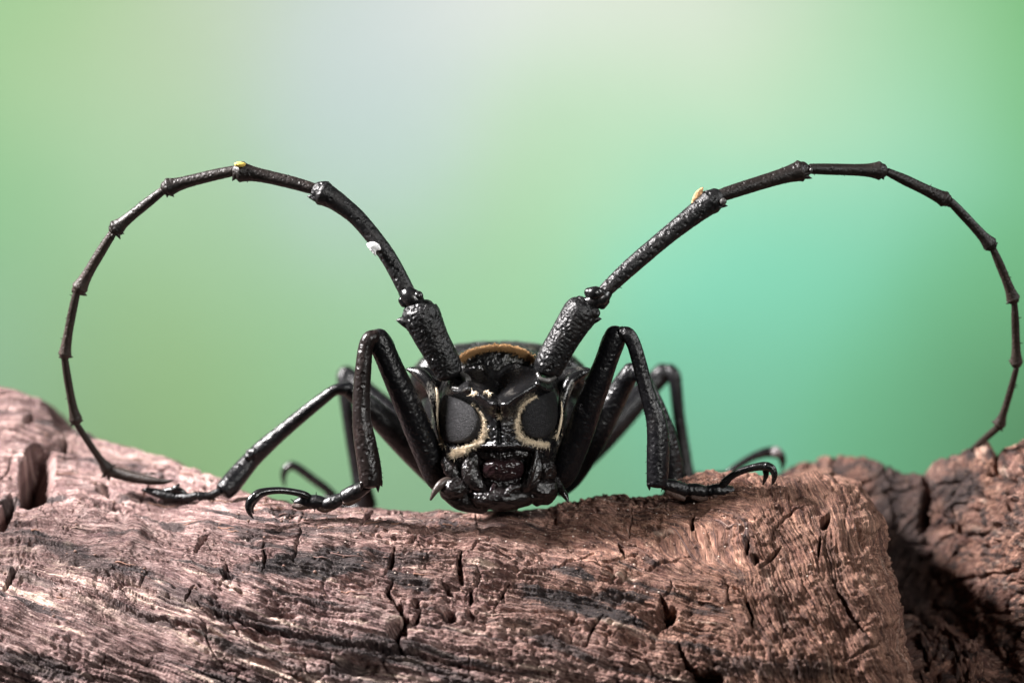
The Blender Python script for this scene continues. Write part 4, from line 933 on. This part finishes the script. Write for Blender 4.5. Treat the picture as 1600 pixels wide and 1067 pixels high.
def band(path, width, n, lean, length):
    """hair samples scattered along a band on the face; path in px, width in px, lean (dx,dy) px"""
    pts = catmull(np.column_stack([np.asarray(path, float), np.zeros(len(path)), np.zeros(len(path))]), 200)
    wd = np.interp(np.linspace(0, 1, 200), np.linspace(0, 1, len(width)), width)
    out = []
    for k_ in range(n):
        i = rng.integers(0, 200); t = rng.normal(0, .5); t = max(min(t, 1), -1)
        tg = pts[min(i + 1, 199)] - pts[max(i - 1, 0)]; nn = np.array([-tg[1], tg[0]]); nn /= np.linalg.norm(nn) + 1e-9
        x, y = pts[i][0] + nn[0] * t * wd[i], pts[i][1] + nn[1] * t * wd[i]
        y0 = float(face_y(np.array([x]), np.array([y]))[0])
        lx, ly = lean[0] + rng.normal(0, 3), lean[1] + rng.normal(0, 3)
        x1, y1 = x + lx * length, y + ly * length
        yy = float(face_y(np.array([x1]), np.array([y1]))[0])
        out.append((P(x, y, y0 + .01), P(x1, y1, min(y0, yy) - .035)))
    return out
smp = band([(735, 634), (748, 646), (755, 662), (756, 678), (746, 690), (728, 699), (712, 706)], [1, 1.8, 2.2, 2.8, 3.2, 4, 4.5], 1500, (1, 3), 1.1)
smp += band([(706, 708), (718, 704), (730, 700)], [6, 7, 5], 260, (-1, 3), 1.3)
smp += band([(683, 622), (683, 650), (687, 680), (692, 696)], [3, 3, 2.5, 2], 220, (0, 4), 1.2)
smp += band([(708, 745), (716, 741)], [4, 4], 50, (1, 2), 1.3)
hairs('pale_hair', smp, M_cream, hd, 0.0055)
smp = band([(838, 618), (822, 628), (813, 642), (809, 660), (812, 678), (826, 688), (846, 692), (858, 694)], [.8, 1.5, 2, 2.4, 2.6, 3, 4, 3.5], 1500, (-1, 3), 1.1)
smp += band([(874, 650), (874, 668), (868, 682)], [2, 3, 2], 110, (0, 4), 1.2)
hairs('pale_hair', smp, M_cream, hd, 0.0055)
for path in ([(737, 611), (742, 615)], [(760, 610), (764, 616)], [(780, 645), (781, 656)]):
    hairs('pale_hair', band(path, [2, 2], 26, (0, 3), 1.2), M_cream, hd)
# golden fringe on the front edge of the pronotum
arc = catmull(np.array([[716, 562, 0, 0], [733, 551, 0, 0], [752, 545, 0, 0], [772, 542, 0, 0], [795, 543, 0, 0], [816, 549, 0, 0], [836, 562, 0, 0.]]), 220)
smp = []
for k_ in range(2400):
    i = rng.integers(0, 220); x, y = arc[i, 0] + rng.normal(0, 1), arc[i, 1] + rng.normal(0, 1.3)
    smp.append((P(x, y - 1, .70), P(x + (779 - x) * 0.04 + rng.normal(0, 4), y + 4 + rng.normal(0, 2), .46)))
hairs('golden_fringe', smp, M_gold, beetle, 0.006)
v, f = sweep(C(*[(a[0], a[1], .64, 1.7) for a in arc[::12]]), n=120, m=12, disp=rug(.04, .006, 4)); mesh_obj('golden_rim', v, f, M_gold, beetle)

# mouthparts
def plate(name, outline, y0, bulge, mat, parent, seed=0, rough=.008, tilt=0.0):
    NA, NR = 110, 34
    o = smooth_closed(outline, NA); c = o.mean(0); r = np.linspace(0.01, 1.0, NR)[:, None]
    px = c[0] + (o[:, 0] - c[0])[None, :] * r; py = c[1] + (o[:, 1] - c[1])[None, :] * r
    y = y0 - bulge * np.sqrt(np.clip(1 - r ** 2.6, 0, 1)) + tilt * (py - c[1]) / 30 - rough * fbm2(px / 6, py / 6, 3, seed)
    rows = [np.stack([px, y, py], -1)]
    bk = np.stack([px[-1:] , y[-1:] + 0.25, py[-1:]], -1); bk2 = np.stack([c[0] + (px[-1:] - c[0]) * .05, y[-1:] + .28, c[1] + (py[-1:] - c[1]) * .05], -1)
    A = np.vstack([rows[0], bk, bk2]); s = (D + A[..., 1]) / D
    V = np.stack([(A[..., 0] - 800) / 100 * s, A[..., 1], (533.5 - A[..., 2]) / 100 * s], -1)
    return mesh_obj(name, V.reshape(-1, 3), grid_faces(NR + 2, NA, True), mat, parent)
plate('clypeus', [(744, 702), (765, 700), (800, 700), (822, 703), (826, 712), (812, 719), (785, 722), (758, 719), (745, 711)], -.04, .07, M_mouth, hd, 11)
lab = plate('labrum', [(756, 722), (770, 716), (786, 718), (802, 716), (816, 723), (819, 736), (812, 748), (795, 754), (774, 754), (758, 747), (752, 735)], -.02, .20, M_lab, hd, 12, .02, .05)
plate('labrum_lip', [(760, 745), (785, 749), (812, 744), (816, 754), (800, 764), (772, 765), (757, 757)], .0, .10, M_mouth, hd, 13, .02)
for q in ([(742, 712, .02, 10), (735, 728, -.04, 13), (737, 744, -.08, 14), (747, 758, -.10, 11), (756, 766, -.08, 6)],
          [(829, 708, .02, 9), (835, 726, -.04, 12), (832, 744, -.10, 12), (824, 758, -.12, 10), (815, 766, -.10, 6)]):
    v, f = sweep(C(*q), n=60, m=36, disp=rug(.12, .010, 77), flat=((0, 1, 0), .7)); mesh_obj('mandible', v, f, M_mouth, hd)
v, f = sweep(C((838, 704, -.14, 3), (835, 722, -.20, 4.5), (830, 742, -.24, 4.5), (826, 760, -.22, 3)), n=40, m=16); mesh_obj('mandible_ridge', v, f, M_mouth, hd)
v, f = join([blob(P(711, 763, .02), (.23, .2, .18), disp=lambda q: .16 * fbm2(q[..., 0] * 3, q[..., 2] * 3, 2, 5)), sweep(C((716, 750, .1, 7), (735, 754, .02, 8), (746, 764, 0, 8)), n=24, m=20),
             sweep(C((700, 768, .15, 14), (722, 782, .12, 16), (752, 788, .1, 15)), n=24, m=20), sweep(C((699, 722, .2, 10), (706, 735, .12, 12), (716, 748, .1, 10)), n=24, m=20, disp=rug(.1, .012, 5))])
mesh_obj('maxilla', v, f, M_mouth, hd)
v, f = sweep(C((706, 752, .0, 5), (697, 751, -.04, 6), (688, 757, -.08, 6.5), (680, 767, -.1, 5), (673, 780, -.1, 2)), n=40, m=18); mesh_obj('palp', v, f, M_horn, hd)
v, f = sweep(C((868, 752, .3, 9), (876, 764, .2, 6), (883, 774, .12, 5), (888, 784, .08, 1.5)), n=40, m=18); mesh_obj('palp', v, f, M_mouth, hd)
v, f = sweep(C((812, 760, -.10, 6), (800, 763, -.16, 6), (792, 772, -.18, 5.5), (788, 784, -.14, 3.5)), n=40, m=18); mesh_obj('palp', v, f, M_mouth, hd)
v, f = join([blob(P(783, 778, .02), (.52, .25, .20), disp=lambda q: .16 * fbm2(q[..., 0] * 4, q[..., 2] * 4, 3, 8)), blob(P(843, 766, .15), (.30, .3, .24), disp=lambda q: .16 * fbm2(q[..., 0] * 3, q[..., 2] * 3, 2, 9)),
             blob(P(850, 735, .15), (.20, .25, .22), disp=lambda q: .2 * fbm2(q[..., 0] * 3, q[..., 2] * 3, 2, 10))])
mesh_obj('chin', v, f, M_mouth, hd)
v, f = sweep(C((772, 758, -.08, 4), (768, 770, -.12, 5), (770, 784, -.10, 4)), n=30, m=14); mesh_obj('palp', v, f, M_lab, hd)
# pale lines of hair between collar and eyes
for pts in ([(682, 606, .46, 1), (684, 622, .40, 2.2), (683, 645, .36, 1.6), (685, 668, .36, 1.4), (691, 694, .38, .7)], [(877, 628, .42, .6), (878, 645, .40, 1.2), (876, 660, .36, 2.0), (873, 674, .36, 1.4), (868, 690, .38, .6)]):
    v, f = sweep(C(*pts), n=60, m=12, disp=rug(.03, .008, 3)); mesh_obj('pale_hair', v, f, M_cream, hd)
# antennal socket membranes
v, f = sweep(C((722, 584, .0, 4), (731, 592, -.06, 5), (730, 603, -.08, 5), (720, 608, -.08, 4), (708, 606, -.02, 3)), n=50, m=16); mesh_obj('antennal_socket', v, f, M_membrane, hd)
v, f = sweep(C((840, 584, .0, 3), (845, 592, -.05, 4), (856, 595, -.05, 4), (867, 590, .0, 3)), n=50, m=16); mesh_obj('antennal_socket', v, f, M_membrane, hd)

# ---------------- crumbs stuck to the antennae
def crumb(name, outline, y, th, mat, label, cat):
    o = smooth_closed(outline, 40); n = len(o); c = o.mean(0)
    V = []; 
    for k_, (sc, dy) in enumerate(((.75, -th), (1, -th * .3), (1, th * .3), (.75, th))):
        for i, q in enumerate(o):
            qq = c + (q - c) * sc; V.append(P(qq[0], qq[1], y + dy + 0.01 * math.sin(i * 1.7 + k_)))
    F = [tuple(q) for q in grid_faces(4, n, True)] + [tuple(range(n - 1, -1, -1)), tuple(range(3 * n, 4 * n))]
    ob = mesh_obj(name, V, F, mat); ob['label'] = label; ob['category'] = cat
    return ob
crumb('wood_flake', [(1080, 318), (1085, 303), (1093, 295), (1099, 293), (1098, 302), (1102, 303), (1093, 313), (1084, 321)], .12, .025, M_flake, 'tiny pointed tan wood flake stuck upright on the antenna on the scaly side', 'flake')
crumb('white_crumb', [(573, 381), (583, 378), (592, 382), (595, 390), (588, 392), (587, 400), (581, 394), (576, 388)], -.08, .035, M_crumb, 'small shiny white crumb stuck to the long rough antenna segment', 'crumb')
crumb('yellow_crumb', [(366, 256), (374, 253), (384, 256), (380, 261), (370, 261)], .10, .05, M_ycrumb, 'tiny yellow crumb on the top joint of the antenna', 'crumb')

for o in bpy.data.objects:
    if '_w' in o: del o['_w']
